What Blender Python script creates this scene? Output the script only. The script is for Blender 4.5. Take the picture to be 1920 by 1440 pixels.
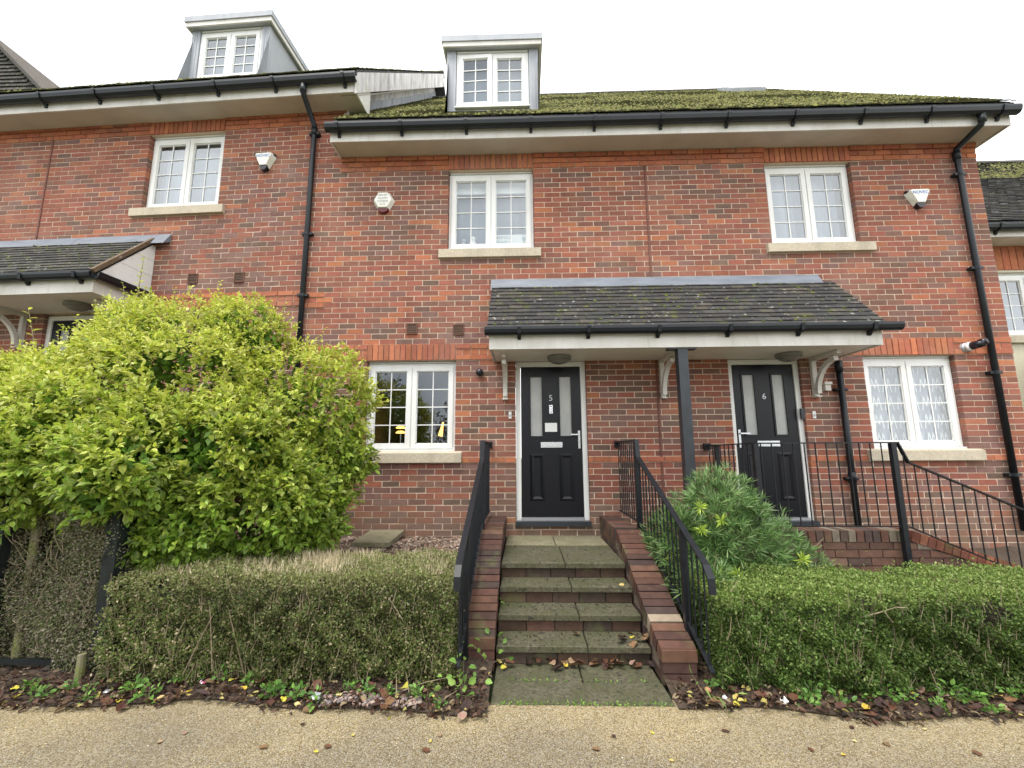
import bpy, math, random
import numpy as np
from mathutils import Vector, Matrix
random.seed(7); rng = np.random.default_rng(11)
for o in list(bpy.data.objects): bpy.data.objects.remove(o)
S = bpy.context.scene; COL = S.collection
R_ = math.radians

# ---------------------------------------------------------------- camera
cam = bpy.data.cameras.new('camera'); co = bpy.data.objects.new('camera', cam); COL.objects.link(co)
cam.sensor_fit = 'HORIZONTAL'; cam.sensor_width = 36; cam.lens = 36 * 823.829 / 1920; cam.clip_start = .05; cam.clip_end = 600
pit, yaw, rol = 0.15719, -0.02771, -0.00529
c_, s_ = math.cos(yaw), math.sin(yaw); cp, sp = math.cos(pit), math.sin(pit); cr, sr = math.cos(rol), math.sin(rol)
R0 = Vector((c_, -s_, 0)); FW = Vector((s_*cp, c_*cp, sp)); U0 = Vector((-s_*sp, -c_*sp, cp))
RT = cr*R0 + sr*U0; UP = cr*U0 - sr*R0
CAM = Vector((-.1752, -5.7071, 1.5655))
co.matrix_world = Matrix(((RT.x, UP.x, -FW.x, CAM.x), (RT.y, UP.y, -FW.y, CAM.y), (RT.z, UP.z, -FW.z, CAM.z), (0, 0, 0, 1)))
S.camera = co

# ---------------------------------------------------------------- sky, sun, exposure
W = bpy.data.worlds.new('World'); S.world = W; W.use_nodes = True
nt = W.node_tree; nt.nodes.clear()
def wn(t, **k):
    n = nt.nodes.new(t)
    for a, b in k.items(): setattr(n, a, b)
    return n
SUN_EL, SUN_AZ = 66, 215          # sun behind the camera, a little to the left, veiled by cloud
sky = wn('ShaderNodeTexSky', sky_type='NISHITA', sun_disc=False, sun_elevation=R_(SUN_EL), sun_rotation=R_(SUN_AZ), dust_density=3.0)
tc = wn('ShaderNodeTexCoord'); no = wn('ShaderNodeTexNoise'); no.inputs['Scale'].default_value = 1.6; no.inputs['Detail'].default_value = 4
nt.links.new(tc.outputs['Generated'], no.inputs['Vector'])
rp = wn('ShaderNodeValToRGB'); rp.color_ramp.elements[0].position = .36; rp.color_ramp.elements[1].position = .56
rp.color_ramp.elements[0].color = (4.7, 5.0, 5.4, 1); rp.color_ramp.elements[1].color = (12.5, 12.5, 12.4, 1)
nt.links.new(no.outputs['Fac'], rp.inputs['Fac'])
mx = wn('ShaderNodeMixRGB'); mx.inputs['Fac'].default_value = .9
nt.links.new(sky.outputs['Color'], mx.inputs['Color1']); nt.links.new(rp.outputs['Color'], mx.inputs['Color2'])
bg = wn('ShaderNodeBackground'); bg.inputs['Strength'].default_value = .10
nt.links.new(mx.outputs['Color'], bg.inputs['Color'])
wo = wn('ShaderNodeOutputWorld'); nt.links.new(bg.outputs['Background'], wo.inputs['Surface'])
sl = bpy.data.lights.new('sun', 'SUN'); sl.energy = 1.5; sl.angle = R_(25); sl.color = (1, .96, .9)
so = bpy.data.objects.new('sun', sl); COL.objects.link(so); so.location = (0, 0, 30)
az = R_(SUN_AZ); el = R_(SUN_EL)
sd = Vector((math.sin(az)*math.cos(el), math.cos(az)*math.cos(el), math.sin(el)))   # towards the sun
so.rotation_euler = sd.to_track_quat('Z', 'Y').to_euler()
S.view_settings.view_transform = 'Standard'; S.view_settings.look = 'None'; S.view_settings.gamma = 1; S.view_settings.exposure = 1.22
try: S.view_settings.use_curve_mapping = False
except Exception: pass

# ---------------------------------------------------------------- materials
MATS = {}
class N:
    def __init__(s, name):
        s.m = bpy.data.materials.new(name); s.m.use_nodes = True; s.t = s.m.node_tree
        s.b = s.t.nodes['Principled BSDF']; s.geo = None; MATS[name] = s.m
    def n(s, t, **k):
        x = s.t.nodes.new(t)
        for a, b in k.items(): setattr(x, a, b)
        return x
    def pos(s):
        if not s.geo: s.geo = s.n('ShaderNodeNewGeometry')
        return s.geo.outputs['Position']
    def noise(s, scale, detail=3, rough=.55, vec=None, stretch=None):
        x = s.n('ShaderNodeTexNoise'); x.inputs['Scale'].default_value = scale; x.inputs['Detail'].default_value = detail; x.inputs['Roughness'].default_value = rough
        v = vec or s.pos()
        if stretch:
            mp = s.n('ShaderNodeMapping'); mp.inputs['Scale'].default_value = stretch; s.t.links.new(v, mp.inputs['Vector']); v = mp.outputs['Vector']
        s.t.links.new(v, x.inputs['Vector']); return x.outputs['Fac']
    def ramp(s, fac, stops):
        x = s.n('ShaderNodeValToRGB'); e = x.color_ramp.elements
        while len(e) < len(stops): e.new(.5)
        for i, (p, c) in enumerate(stops):
            e[i].position = p; e[i].color = (*c, 1) if len(c) == 3 else c
        s.t.links.new(fac, x.inputs['Fac']); return x.outputs['Color']
    def mix(s, fac, a, b, mode='MIX'):
        x = s.n('ShaderNodeMixRGB', blend_type=mode)
        for sock, v in ((x.inputs['Fac'], fac), (x.inputs['Color1'], a), (x.inputs['Color2'], b)):
            if isinstance(v, (int, float)): sock.default_value = v
            elif isinstance(v, tuple): sock.default_value = (*v, 1)
            else: s.t.links.new(v, sock)
        return x.outputs['Color']
    def attr(s, name='col'):
        x = s.n('ShaderNodeAttribute'); x.attribute_name = name; return x.outputs['Color']
    def col(s, c):
        if isinstance(c, tuple): s.b.inputs['Base Color'].default_value = (*c, 1)
        else: s.t.links.new(c, s.b.inputs['Base Color'])
        return s
    def rough(s, r, metal=0, spec=None):
        s.b.inputs['Roughness'].default_value = r; s.b.inputs['Metallic'].default_value = metal
        if spec is not None: s.b.inputs['Specular IOR Level'].default_value = spec
        return s
    def bump(s, fac, strength=.3, dist=.01):
        x = s.n('ShaderNodeBump'); x.inputs['Strength'].default_value = strength; x.inputs['Distance'].default_value = dist
        s.t.links.new(fac, x.inputs['Height']); s.t.links.new(x.outputs['Normal'], s.b.inputs['Normal']); return s
    def trans(s, w=.25):
        return s

def leafmat(name, rough=.45, transl=.3):
    m = N(name); c = m.attr(); m.col(c).rough(rough, spec=.35)
    tr = m.n('ShaderNodeBsdfTranslucent'); m.t.links.new(c, tr.inputs['Color'])
    mxs = m.n('ShaderNodeMixShader'); mxs.inputs['Fac'].default_value = transl
    out = m.t.nodes['Material Output']
    m.t.links.new(m.b.outputs['BSDF'], mxs.inputs[1]); m.t.links.new(tr.outputs['BSDF'], mxs.inputs[2]); m.t.links.new(mxs.outputs['Shader'], out.inputs['Surface'])
    return m

m = N('brick'); a = m.attr(); n1 = m.noise(16, 4); n2 = m.noise(90, 2)
n3 = m.noise(1.3, 3)
cc = m.mix(m.ramp(n1, [(.35, (0, 0, 0)), (.7, (.55, .55, .55))]), a, m.mix(1.0, a, (.62, .62, .64), 'MULTIPLY'))
n5 = m.noise(2.0, 4, stretch=(1.6, 1, .25)); cc = m.mix(m.ramp(n5, [(.55, (0, 0, 0)), (.78, (.45, .45, .45))]), cc, m.mix(1.0, cc, (.55, .55, .55), 'MULTIPLY'))
cc = m.mix(m.ramp(n2, [(.5, (0, 0, 0)), (.8, (.35, .35, .35))]), cc, (.30, .20, .15))
cc = m.mix(m.ramp(n3, [(.5, (0, 0, 0)), (.75, (.25, .25, .25))]), cc, (.33, .27, .22))
sz = m.n('ShaderNodeSeparateXYZ'); m.t.links.new(m.pos(), sz.inputs[0]); mr = m.n('ShaderNodeMapRange'); mr.inputs[1].default_value = 1.15; mr.inputs[2].default_value = .65; m.t.links.new(sz.outputs['Z'], mr.inputs[0]); n6 = m.noise(3.2, 4); mu = m.n('ShaderNodeMath', operation='MULTIPLY'); m.t.links.new(mr.outputs[0], mu.inputs[0]); m.t.links.new(n6, mu.inputs[1])
cc = m.mix(mu.outputs[0], cc, (.17, .135, .095))
m.col(cc).rough(.88, spec=.25).bump(n2, .35, .004)
m = N('mortar'); n1 = m.noise(60, 4); n2 = m.noise(2.2, 3)
cc = m.ramp(n1, [(.3, (.56, .44, .335)), (.7, (.69, .56, .435))]); cc = m.mix(m.ramp(n2, [(.4, (0, 0, 0)), (.75, (.4, .4, .4))]), cc, (.45, .36, .28))
m.col(cc).rough(.95, spec=.2).bump(n1, .5, .003)
m = N('damp_brick'); a = m.attr(); n1 = m.noise(14, 4); n2 = m.noise(5, 4)
cc = m.mix(m.ramp(n1, [(.35, (0, 0, 0)), (.7, (.6, .6, .6))]), a, m.mix(1.0, a, (.45, .46, .5), 'MULTIPLY'))
cc = m.mix(m.ramp(n2, [(.56, (0, 0, 0)), (.72, (.55, .55, .55))]), cc, (.12, .13, .05))
m.col(cc).rough(.8, spec=.3).bump(n1, .4, .005)
m = N('damp_mortar'); n1 = m.noise(30, 4); m.col(m.ramp(n1, [(.3, (.085, .065, .045)), (.7, (.17, .135, .095))])).rough(.95).bump(n1, .4, .003)
m = N('stone'); n1 = m.noise(40, 4); n2 = m.noise(4, 4, stretch=(1, 1, .35))
cc = m.ramp(n1, [(.3, (.42, .36, .27)), (.7, (.56, .50, .39))]); cc = m.mix(m.ramp(n2, [(.5, (0, 0, 0)), (.75, (.45, .45, .45))]), cc, (.22, .20, .15)); m.col(cc).rough(.85).bump(n1, .25, .003)
m = N('upvc'); n2 = m.noise(5, 3, stretch=(1, 1, .3)); m.col(m.ramp(n2, [(.4, (.80, .81, .80)), (.8, (.70, .70, .66))])).rough(.35)
m = N('fascia'); n2 = m.noise(3, 4, stretch=(1, 1, .4)); n3 = m.noise(30, 3, stretch=(1, 1, .15)); cc = m.ramp(n2, [(.35, (.72, .70, .67)), (.8, (.52, .50, .44))])
m.col(m.mix(m.ramp(n3, [(.55, (0, 0, 0)), (.8, (.35, .35, .35))]), cc, (.33, .33, .25))).rough(.5)
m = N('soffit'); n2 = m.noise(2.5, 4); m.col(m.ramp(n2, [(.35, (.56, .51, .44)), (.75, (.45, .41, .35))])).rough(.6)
m = N('canopy_soffit'); n2 = m.noise(2.5, 4); m.col(m.ramp(n2, [(.35, (.78, .77, .73)), (.75, (.68, .66, .61))])).rough(.45)
m = N('stained_white'); n2 = m.noise(9, 5, stretch=(1, 1, .22)); n3 = m.noise(3, 3); cc = m.ramp(n2, [(.38, (.72, .70, .70)), (.56, (.55, .52, .52)), (.75, (.25, .22, .22))])
m.col(m.mix(m.ramp(n3, [(.55, (0, 0, 0)), (.75, (.5, .5, .5))]), cc, (.36, .38, .25))).rough(.6)
m = N('black_gutter'); n2 = m.noise(6, 3); n3 = m.noise(2, 3); m.col(m.mix(m.ramp(n3, [(.5, (0, 0, 0)), (.75, (.5, .5, .5))]), m.ramp(n2, [(.3, (.004, .006, .010)), (.8, (.010, .014, .019))]), (.014, .021, .015))).rough(.42, spec=.4)
m = N('black_metal'); n2 = m.noise(25, 3); m.col(m.ramp(n2, [(.3, (.006, .0075, .010)), (.8, (.013, .015, .019))])).rough(.42, spec=.35).bump(n2, .1, .001)
m = N('post_metal'); n2 = m.noise(9, 3); m.col(m.ramp(n2, [(.3, (.018, .022, .028)), (.8, (.032, .038, .046))])).rough(.4)
m = N('lead'); n2 = m.noise(5, 4, stretch=(.5, 1, 2)); m.col(m.ramp(n2, [(.3, (.12, .138, .17)), (.75, (.21, .232, .27))])).rough(.5)
m = N('lead_pale'); n2 = m.noise(8, 4, stretch=(1, 1, .3)); m.col(m.ramp(n2, [(.3, (.30, .32, .36)), (.75, (.42, .44, .47))])).rough(.55)
m = N('dormer_cheek'); n2 = m.noise(3, 4, stretch=(1, 1, .4)); n3 = m.noise(7, 3); m.col(m.mix(m.ramp(n3, [(.55, (0, 0, 0)), (.8, (.3, .3, .3))]), m.ramp(n2, [(.3, (.34, .36, .39)), (.75, (.44, .46, .49))]), (.33, .36, .28))).rough(.6)
m = N('tile'); a = m.attr(); n1 = m.noise(30, 4); n2 = m.noise(17, 2); n3 = m.noise(6, 4); n4 = m.noise(55, 1)
cc = m.mix(m.ramp(n1, [(.35, (0, 0, 0)), (.7, (.7, .7, .7))]), a, m.mix(1.0, a, (.6, .62, .62), 'MULTIPLY'))
cc = m.mix(m.ramp(n3, [(.57, (0, 0, 0)), (.7, (.7, .7, .7))]), cc, (.065, .072, .022))
cc = m.mix(m.ramp(n2, [(.66, (0, 0, 0)), (.70, (.6, .6, .6))]), cc, (.42, .42, .38))
m.col(cc).rough(.8, spec=.3).bump(n1, .4, .004)
m = N('mossy_tile'); a = m.attr(); n1 = m.noise(30, 4); n3 = m.noise(4, 5); cc = m.mix(m.ramp(n1, [(.35, (0, 0, 0)), (.7, (.6, .6, .6))]), a, m.mix(1.0, a, (.6, .62, .62), 'MULTIPLY'))
cc = m.mix(m.ramp(n3, [(.34, (.25, .25, .25)), (.56, (.9, .9, .9))]), cc, m.ramp(n1, [(.3, (.105, .108, .045)), (.7, (.18, .178, .078))])); m.col(cc).rough(.92, spec=.15).bump(n1, .6, .01)
m = N('moss'); a = m.attr(); n1 = m.noise(70, 3); m.col(m.mix(m.ramp(n1, [(.3, (0, 0, 0)), (.7, (.8, .8, .8))]), a, m.mix(1.0, a, (.45, .5, .4), 'MULTIPLY'))).rough(.95, spec=.1).bump(n1, .8, .008)
m = N('door_paint'); n1 = m.noise(20, 3, stretch=(1, 1, .12)); m.col((.0045, .005, .0085)).rough(.33, spec=.35).bump(n1, .12, .002)
m = N('chrome'); m.col((.75, .76, .78)).rough(.22, 1)
m = N('satin_grey'); m.col((.45, .46, .48)).rough(.35, .6)
m = N('frosted'); n1 = m.noise(70, 2); n2 = m.noise(2.5, 3); m.col(m.ramp(n2, [(.3, (.36, .37, .36)), (.75, (.52, .52, .50))])).rough(.2).bump(n1, .25, .004)
m = N('white_paper'); m.col((.82, .82, .80)).rough(.7)
m = N('alarm_white'); n2 = m.noise(6, 3); m.col(m.ramp(n2, [(.4, (.80, .80, .74)), (.8, (.66, .67, .54))])).rough(.4)
m = N('blue_print'); m.col((.10, .19, .55)).rough(.6)
m = N('grey_print'); m.col((.35, .36, .36)).rough(.6)
m = N('teal_print'); m.col((.28, .38, .42)).rough(.6)
m = N('dark_plastic'); m.col((.012, .012, .02)).rough(.25)
m = N('red_lens'); m.col((.11, .006, .012)).rough(.2)
m = N('bulkhead'); m.col((.17, .17, .15)).rough(.4)
m = N('terracotta'); n1 = m.noise(40, 3); m.col(m.ramp(n1, [(.3, (.11, .05, .032)), (.7, (.17, .075, .045))])).rough(.75)
m = N('sealant'); n1 = m.noise(10, 3); m.col(m.ramp(n1, [(.3, (.14, .055, .04)), (.7, (.20, .09, .07))])).rough(.8)
m = N('room_wall'); m.col((.26, .225, .14)).rough(.9)
m = N('room_dark'); m.col((.10, .085, .07)).rough(.9)
m = N('net'); a = m.n('ShaderNodeBsdfTranslucent'); a.inputs['Color'].default_value = (.42, .46, .52, 1); m.col((.42, .46, .52)).rough(.9)
mxs = m.n('ShaderNodeMixShader'); mxs.inputs['Fac'].default_value = .25; m.t.links.new(m.b.outputs['BSDF'], mxs.inputs[1]); m.t.links.new(a.outputs['BSDF'], mxs.inputs[2]); m.t.links.new(mxs.outputs['Shader'], m.t.nodes['Material Output'].inputs['Surface'])
m = N('lamp_glow'); m.col((.9, .6, .2)); m.b.inputs['Emission Color'].default_value = (1, .52, .12, 1); m.b.inputs['Emission Strength'].default_value = 1.6
m = N('glass'); out = m.t.nodes['Material Output']
tr = m.n('ShaderNodeBsdfTransparent'); tr.inputs['Color'].default_value = (.90, .94, .95, 1); gl = m.n('ShaderNodeBsdfGlossy'); gl.inputs['Roughness'].default_value = .01
gl.inputs['Color'].default_value = (.92, .96, 1, 1)
lw = m.n('ShaderNodeLayerWeight'); lw.inputs['Blend'].default_value = .5
pw = m.n('ShaderNodeMath', operation='POWER'); pw.inputs[1].default_value = 3.0; m.t.links.new(lw.outputs['Facing'], pw.inputs[0])
mm = m.n('ShaderNodeMath', operation='MULTIPLY_ADD'); mm.inputs[1].default_value = .8; mm.inputs[2].default_value = .17; mm.use_clamp = True; m.t.links.new(pw.outputs[0], mm.inputs[0])
mxs = m.n('ShaderNodeMixShader'); m.t.links.new(mm.outputs[0], mxs.inputs['Fac']); m.t.links.new(tr.outputs['BSDF'], mxs.inputs[1]); m.t.links.new(gl.outputs['BSDF'], mxs.inputs[2]); m.t.links.new(mxs.outputs['Shader'], out.inputs['Surface'])
m = N('concrete'); n1 = m.noise(45, 5); n2 = m.noise(5, 4); n3 = m.noise(14, 3); n4 = m.noise(22, 1)
cc = m.ramp(n1, [(.3, (.045, .042, .026)), (.7, (.125, .116, .075))]); cc = m.mix(m.ramp(n2, [(.4, (0, 0, 0)), (.68, (.8, .8, .8))]), cc, (.062, .066, .028))
cc = m.mix(m.ramp(n4, [(.66, (0, 0, 0)), (.69, (.85, .85, .85))]), cc, (.03, .03, .022)); m.col(cc).rough(.85, spec=.3).bump(n1, .6, .006)
m = N('sandstone'); n1 = m.noise(30, 4); n2 = m.noise(4, 4); cc = m.ramp(n1, [(.3, (.155, .14, .085)), (.7, (.26, .235, .155))]); m.col(m.mix(m.ramp(n2, [(.42, (0, 0, 0)), (.7, (.7, .7, .7))]), cc, (.12, .115, .055))).rough(.85).bump(n1, .4, .004)
m = N('resin_gravel')
vo = m.n('ShaderNodeTexVoronoi'); vo.inputs['Scale'].default_value = 190; m.t.links.new(m.pos(), vo.inputs['Vector'])
vw = m.n('ShaderNodeTexVoronoi'); vw.inputs['Scale'].default_value = 190; vw.feature = 'DISTANCE_TO_EDGE'; m.t.links.new(m.pos(), vw.inputs['Vector'])
sep = m.n('ShaderNodeSeparateColor'); m.t.links.new(vo.outputs['Color'], sep.inputs['Color'])
cc = m.ramp(sep.outputs['Red'], [(0, (.115, .083, .040)), (.3, (.275, .205, .10)), (.62, (.42, .335, .18)), (.85, (.52, .455, .315)), (1, (.24, .215, .18))])
cc = m.mix(m.ramp(vw.outputs['Distance'], [(0, (.75, .75, .75)), (.10, (0, 0, 0))]), cc, (.085, .06, .03))
sx = m.n('ShaderNodeSeparateXYZ'); m.t.links.new(m.pos(), sx.inputs[0]); n2 = m.noise(1.1, 4); ad = m.n('ShaderNodeMath', operation='MULTIPLY_ADD'); m.t.links.new(sx.outputs['Y'], ad.inputs[0]); ad.inputs[1].default_value = -.55; ad.inputs[2].default_value = -1.55; a2 = m.n('ShaderNodeMath', operation='ADD'); m.t.links.new(ad.outputs[0], a2.inputs[0]); m.t.links.new(n2, a2.inputs[1]); cc = m.mix(m.ramp(a2.outputs[0], [(.42, (0, 0, 0)), (.75, (.85, .85, .85))]), cc, m.mix(1.0, cc, (.62, .66, .78), 'MULTIPLY'))
n3 = m.noise(6, 3); cc = m.mix(m.ramp(n3, [(.62, (0, 0, 0)), (.8, (.5, .5, .5))]), cc, (.13, .10, .06))
m.col(cc).rough(.62, spec=.4).bump(vw.outputs['Distance'], .7, .004)
m = N('soil'); n1 = m.noise(35, 5); m.col(m.ramp(n1, [(.3, (.028, .018, .012)), (.7, (.09, .06, .04))])).rough(.95).bump(n1, .9, .02)
m = N('grass_ground'); n1 = m.noise(3, 5); m.col(m.ramp(n1, [(.3, (.05, .07, .025)), (.7, (.09, .11, .05))])).rough(.95)
m = N('pebble'); m.col(m.attr()).rough(.7)
leafmat('leaf', .42, .38); leafmat('hedge_leaf', .5, .28); leafmat('dry_leaf', .65, .15); leafmat('tree_leaf', .6, .2)
m = N('twig'); n1 = m.noise(40, 3); m.col(m.ramp(n1, [(.3, (.13, .10, .06)), (.7, (.30, .25, .16))])).rough(.9)
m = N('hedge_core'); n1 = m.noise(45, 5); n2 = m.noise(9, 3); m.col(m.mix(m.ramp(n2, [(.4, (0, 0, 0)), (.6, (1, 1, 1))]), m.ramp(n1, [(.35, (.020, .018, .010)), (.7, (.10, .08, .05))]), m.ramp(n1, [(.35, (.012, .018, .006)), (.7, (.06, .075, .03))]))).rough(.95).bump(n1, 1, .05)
m = N('old_wood'); n1 = m.noise(18, 4, stretch=(1, 1, .15)); n2 = m.noise(8, 3); m.col(m.mix(m.ramp(n2, [(.4, (0, 0, 0)), (.6, (.8, .8, .8))]), m.ramp(n1, [(.3, (.13, .11, .07)), (.7, (.26, .23, .16))]), (.17, .19, .05))).rough(.9).bump(n1, .4, .004)
m = N('fence_green'); n1 = m.noise(14, 3); m.col(m.ramp(n1, [(.3, (.006, .009, .009)), (.7, (.014, .018, .017))])).rough(.55, spec=.3)
m = N('cream_render'); n1 = m.noise(50, 3); m.col(m.ramp(n1, [(.3, (.56, .51, .38)), (.7, (.66, .61, .48))])).rough(.9).bump(n1, .4, .004)
m = N('foil'); n1 = m.noise(60, 2); m.col((.62, .66, .68)).rough(.25, .4).bump(n1, .6, .01)
m = N('pink_wrap'); n1 = m.noise(45, 2); m.col(m.ramp(n1, [(.48, (.78, .76, .76)), (.55, (.55, .05, .16))])).rough(.35)
m = N('bark'); n1 = m.noise(14, 4); m.col(m.ramp(n1, [(.3, (.05, .04, .03)), (.7, (.12, .10, .08))])).rough(.95)
M = MATS

# ---------------------------------------------------------------- mesh building
class MB:
    def __init__(s): s.v = []; s.f = []; s.c = []
    def face(s, pts, col=None):
        i = len(s.v); s.v += [tuple(p) for p in pts]; s.f.append(tuple(range(i, i+len(pts)))); s.c.append(col)
    def box(s, a, b, col=None, skip=''):
        x0, y0, z0 = a; x1, y1, z1 = b; i = len(s.v)
        s.v += [(x0,y0,z0),(x1,y0,z0),(x1,y1,z0),(x0,y1,z0),(x0,y0,z1),(x1,y0,z1),(x1,y1,z1),(x0,y1,z1)]
        for k, q in (('f',(0,1,5,4)),('r',(1,2,6,5)),('k',(2,3,7,6)),('l',(3,0,4,7)),('t',(4,5,6,7)),('b',(3,2,1,0))):
            if k in skip: continue
            s.f.append(tuple(i+j for j in q)); s.c.append(col)
    def hexa(s, P, col=None):
        i = len(s.v); s.v += [tuple(p) for p in P]
        for q in ((0,1,5,4),(1,2,6,5),(2,3,7,6),(3,0,4,7),(4,5,6,7),(3,2,1,0)): s.f.append(tuple(i+j for j in q)); s.c.append(col)
    def prism(s, poly, axis, a, b, col=None, caps=True):
        # poly: list of 2D points; axis 'x': (y,z), 'y': (x,z), 'z': (x,y)
        def P(u, v, w): return (w,u,v) if axis == 'x' else ((u,w,v) if axis == 'y' else (u,v,w))
        n = len(poly); i = len(s.v)
        s.v += [P(u, v, a) for u, v in poly] + [P(u, v, b) for u, v in poly]
        for k in range(n):
            l = (k+1) % n; s.f.append((i+k, i+l, i+n+l, i+n+k)); s.c.append(col)
        if caps:
            s.f.append(tuple(i+k for k in range(n))[::-1]); s.c.append(col); s.f.append(tuple(i+n+k for k in range(n))); s.c.append(col)
    def tube(s, pts, r, n=8, col=None, caps=True):
        pts = [Vector(p) for p in pts]; rs = r if isinstance(r, (list, tuple)) else [r]*len(pts); i = len(s.v); ref = None
        for k, p in enumerate(pts):
            d = (pts[min(k+1, len(pts)-1)] - pts[max(k-1, 0)]).normalized()
            if ref is None: ref = d.orthogonal().normalized()
            u = (ref - d*ref.dot(d)).normalized(); ref = u; w = d.cross(u)
            for j in range(n):
                t = 2*math.pi*j/n; q = p + u*rs[k]*math.cos(t) + w*rs[k]*math.sin(t); s.v.append(tuple(q))
        for k in range(len(pts)-1):
            for j in range(n):
                l = (j+1) % n; s.f.append((i+k*n+j, i+k*n+l, i+(k+1)*n+l, i+(k+1)*n+j)); s.c.append(col)
        if caps:
            s.f.append(tuple(i+j for j in range(n))[::-1]); s.c.append(col); s.f.append(tuple(i+(len(pts)-1)*n+j for j in range(n))); s.c.append(col)
    def bar(s, a, b, w, h, col=None, up=(0, 0, 1)):
        a, b = Vector(a), Vector(b); d = (b-a).normalized(); u = d.cross(Vector(up))
        if u.length < 1e-4: u = Vector((1, 0, 0))
        u.normalize(); v = u.cross(d).normalized(); u *= w/2; v *= h/2
        s.hexa([a-u-v, a+u-v, b+u-v, b-u-v, a-u+v, a+u+v, b+u+v, b-u+v], col)
    def lathe(s, prof, c, axis='z', n=20, col=None):
        i = len(s.v)
        for r, h in prof:
            for j in range(n):
                t = 2*math.pi*j/n; x, y = r*math.cos(t), r*math.sin(t)
                s.v.append((c[0]+x, c[1]+y, c[2]+h) if axis == 'z' else (c[0]+x, c[1]+h, c[2]+y))
        for k in range(len(prof)-1):
            for j in range(n):
                l = (j+1) % n; s.f.append((i+k*n+j, i+k*n+l, i+(k+1)*n+l, i+(k+1)*n+j)); s.c.append(col)
        s.f.append(tuple(i+j for j in range(n))); s.c.append(col); s.f.append(tuple(i+(len(prof)-1)*n+j for j in range(n))); s.c.append(col)
    def mesh(s, name):
        me = bpy.data.meshes.new(name); me.from_pydata(s.v, [], s.f); 
        if any(c is not None for c in s.c):
            at = me.attributes.new('col', 'FLOAT_COLOR', 'FACE')
            at.data.foreach_set('color', np.array([(*(c or (.3,.3,.3)), 1) for c in s.c], dtype=np.float32).ravel())
        me.update(); return me

ORI = {}
def link(name, me, mat=None, parent=None, loc=(0, 0, 0)):
    o = bpy.data.objects.new(name, me); COL.objects.link(o)
    if me is not None and mat and not me.materials: me.materials.append(M[mat])
    loc = Vector(loc); ORI[o.name] = loc
    if parent: o.parent = parent; o.location = loc - ORI[parent.name]
    else: o.location = loc
    return o
def tag(o, label, cat, group=None):
    o['label'] = label; o['category'] = cat
    if group: o['group'] = group
    return o
def thing(name, label, cat, loc, group=None): return tag(link(name, None, None, None, loc), label, cat, group)
def part(name, mb, mat, parent, smooth=False, loc=(0, 0, 0)):
    me = mb.mesh(name)
    if smooth: me.shade_smooth()
    return link(name, me, mat, parent, loc)
def structure(name, mb, mat):
    o = part(name, mb, mat, None); o['kind'] = 'structure'; return o
def np_mesh(name, V, F, C=None):
    # V (n,3), F (m,k), C per-vertex colours
    me = bpy.data.meshes.new(name); n, mf, k = len(V), len(F), F.shape[1]
    me.vertices.add(n); me.vertices.foreach_set('co', V.astype(np.float32).ravel())
    me.loops.add(mf*k); me.loops.foreach_set('vertex_index', F.astype(np.int32).ravel())
    me.polygons.add(mf); me.polygons.foreach_set('loop_start', np.arange(0, mf*k, k, dtype=np.int32)); me.polygons.foreach_set('loop_total', np.full(mf, k, dtype=np.int32))
    if C is not None:
        at = me.attributes.new('col', 'FLOAT_COLOR', 'POINT'); at.data.foreach_set('color', np.concatenate([C, np.ones((n, 1))], 1).astype(np.float32).ravel())
    me.update(calc_edges=True); return me
def unit(a): return a / np.maximum(np.linalg.norm(a, axis=1, keepdims=True), 1e-9)
def leaves(P, A, Nn, L, Wd, C, Ce=None, fold=.18, curl=.15):
    """leaf blades: base P, axis A, normal Nn, length, width, mid colour C, margin colour Ce; 7 verts, 6 tris"""
    A = unit(A); B = unit(np.cross(Nn, A)); Nn = np.cross(A, B); L = L[:, None]; Wd = Wd[:, None]
    if Ce is None: Ce = C
    v = [P, P+A*L*.33-B*Wd*.45+Nn*Wd*fold, P+A*L*.68-B*Wd*.40+Nn*(Wd*fold-L*curl*.4), P+A*L-Nn*L*curl, P+A*L*.68+B*Wd*.40+Nn*(Wd*fold-L*curl*.4), P+A*L*.33+B*Wd*.45+Nn*Wd*fold, P+A*L*.5-Nn*L*curl*.15]
    cs = [C, Ce, Ce, C, Ce, Ce, C]
    n = len(P); V = np.stack(v, 1).reshape(-1, 3); Cc = np.stack(cs, 1).reshape(-1, 3)
    T = np.array([[0,1,6],[1,2,6],[2,3,6],[3,4,6],[4,5,6],[5,0,6]])
    F = (np.arange(n)[:, None, None]*7 + T[None]).reshape(-1, 3)
    return V, F, Cc
def blades(P, A, Nn, L, Wd, C):
    """2-triangle leaves"""
    A = unit(A); B = unit(np.cross(Nn, A)); Nn = np.cross(A, B); L = L[:, None]; Wd = Wd[:, None]
    V = np.stack([P, P+A*L*.5-B*Wd*.5+Nn*Wd*.15, P+A*L, P+A*L*.5+B*Wd*.5+Nn*Wd*.15], 1).reshape(-1, 3)
    n = len(P); F = (np.arange(n)[:, None, None]*4 + np.array([[0,1,2],[0,2,3]])[None]).reshape(-1, 3)
    return V, F, np.repeat(C, 4, axis=0)
def rdir(n, bias=(0, 0, 0), s=1.0): return unit(rng.normal(size=(n, 3))*s + np.array(bias))
def text_mesh(txt, size, name):
    cu = bpy.data.curves.new(name, 'FONT'); cu.body = txt; cu.size = size; cu.align_x = 'CENTER'; cu.align_y = 'CENTER'; cu.extrude = .0015; cu.resolution_u = 3
    o = bpy.data.objects.new('tmp', cu); COL.objects.link(o); bpy.context.view_layer.update()
    me = bpy.data.meshes.new_from_object(o.evaluated_get(bpy.context.evaluated_depsgraph_get())); bpy.data.objects.remove(o); me.materials.clear(); return me
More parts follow.
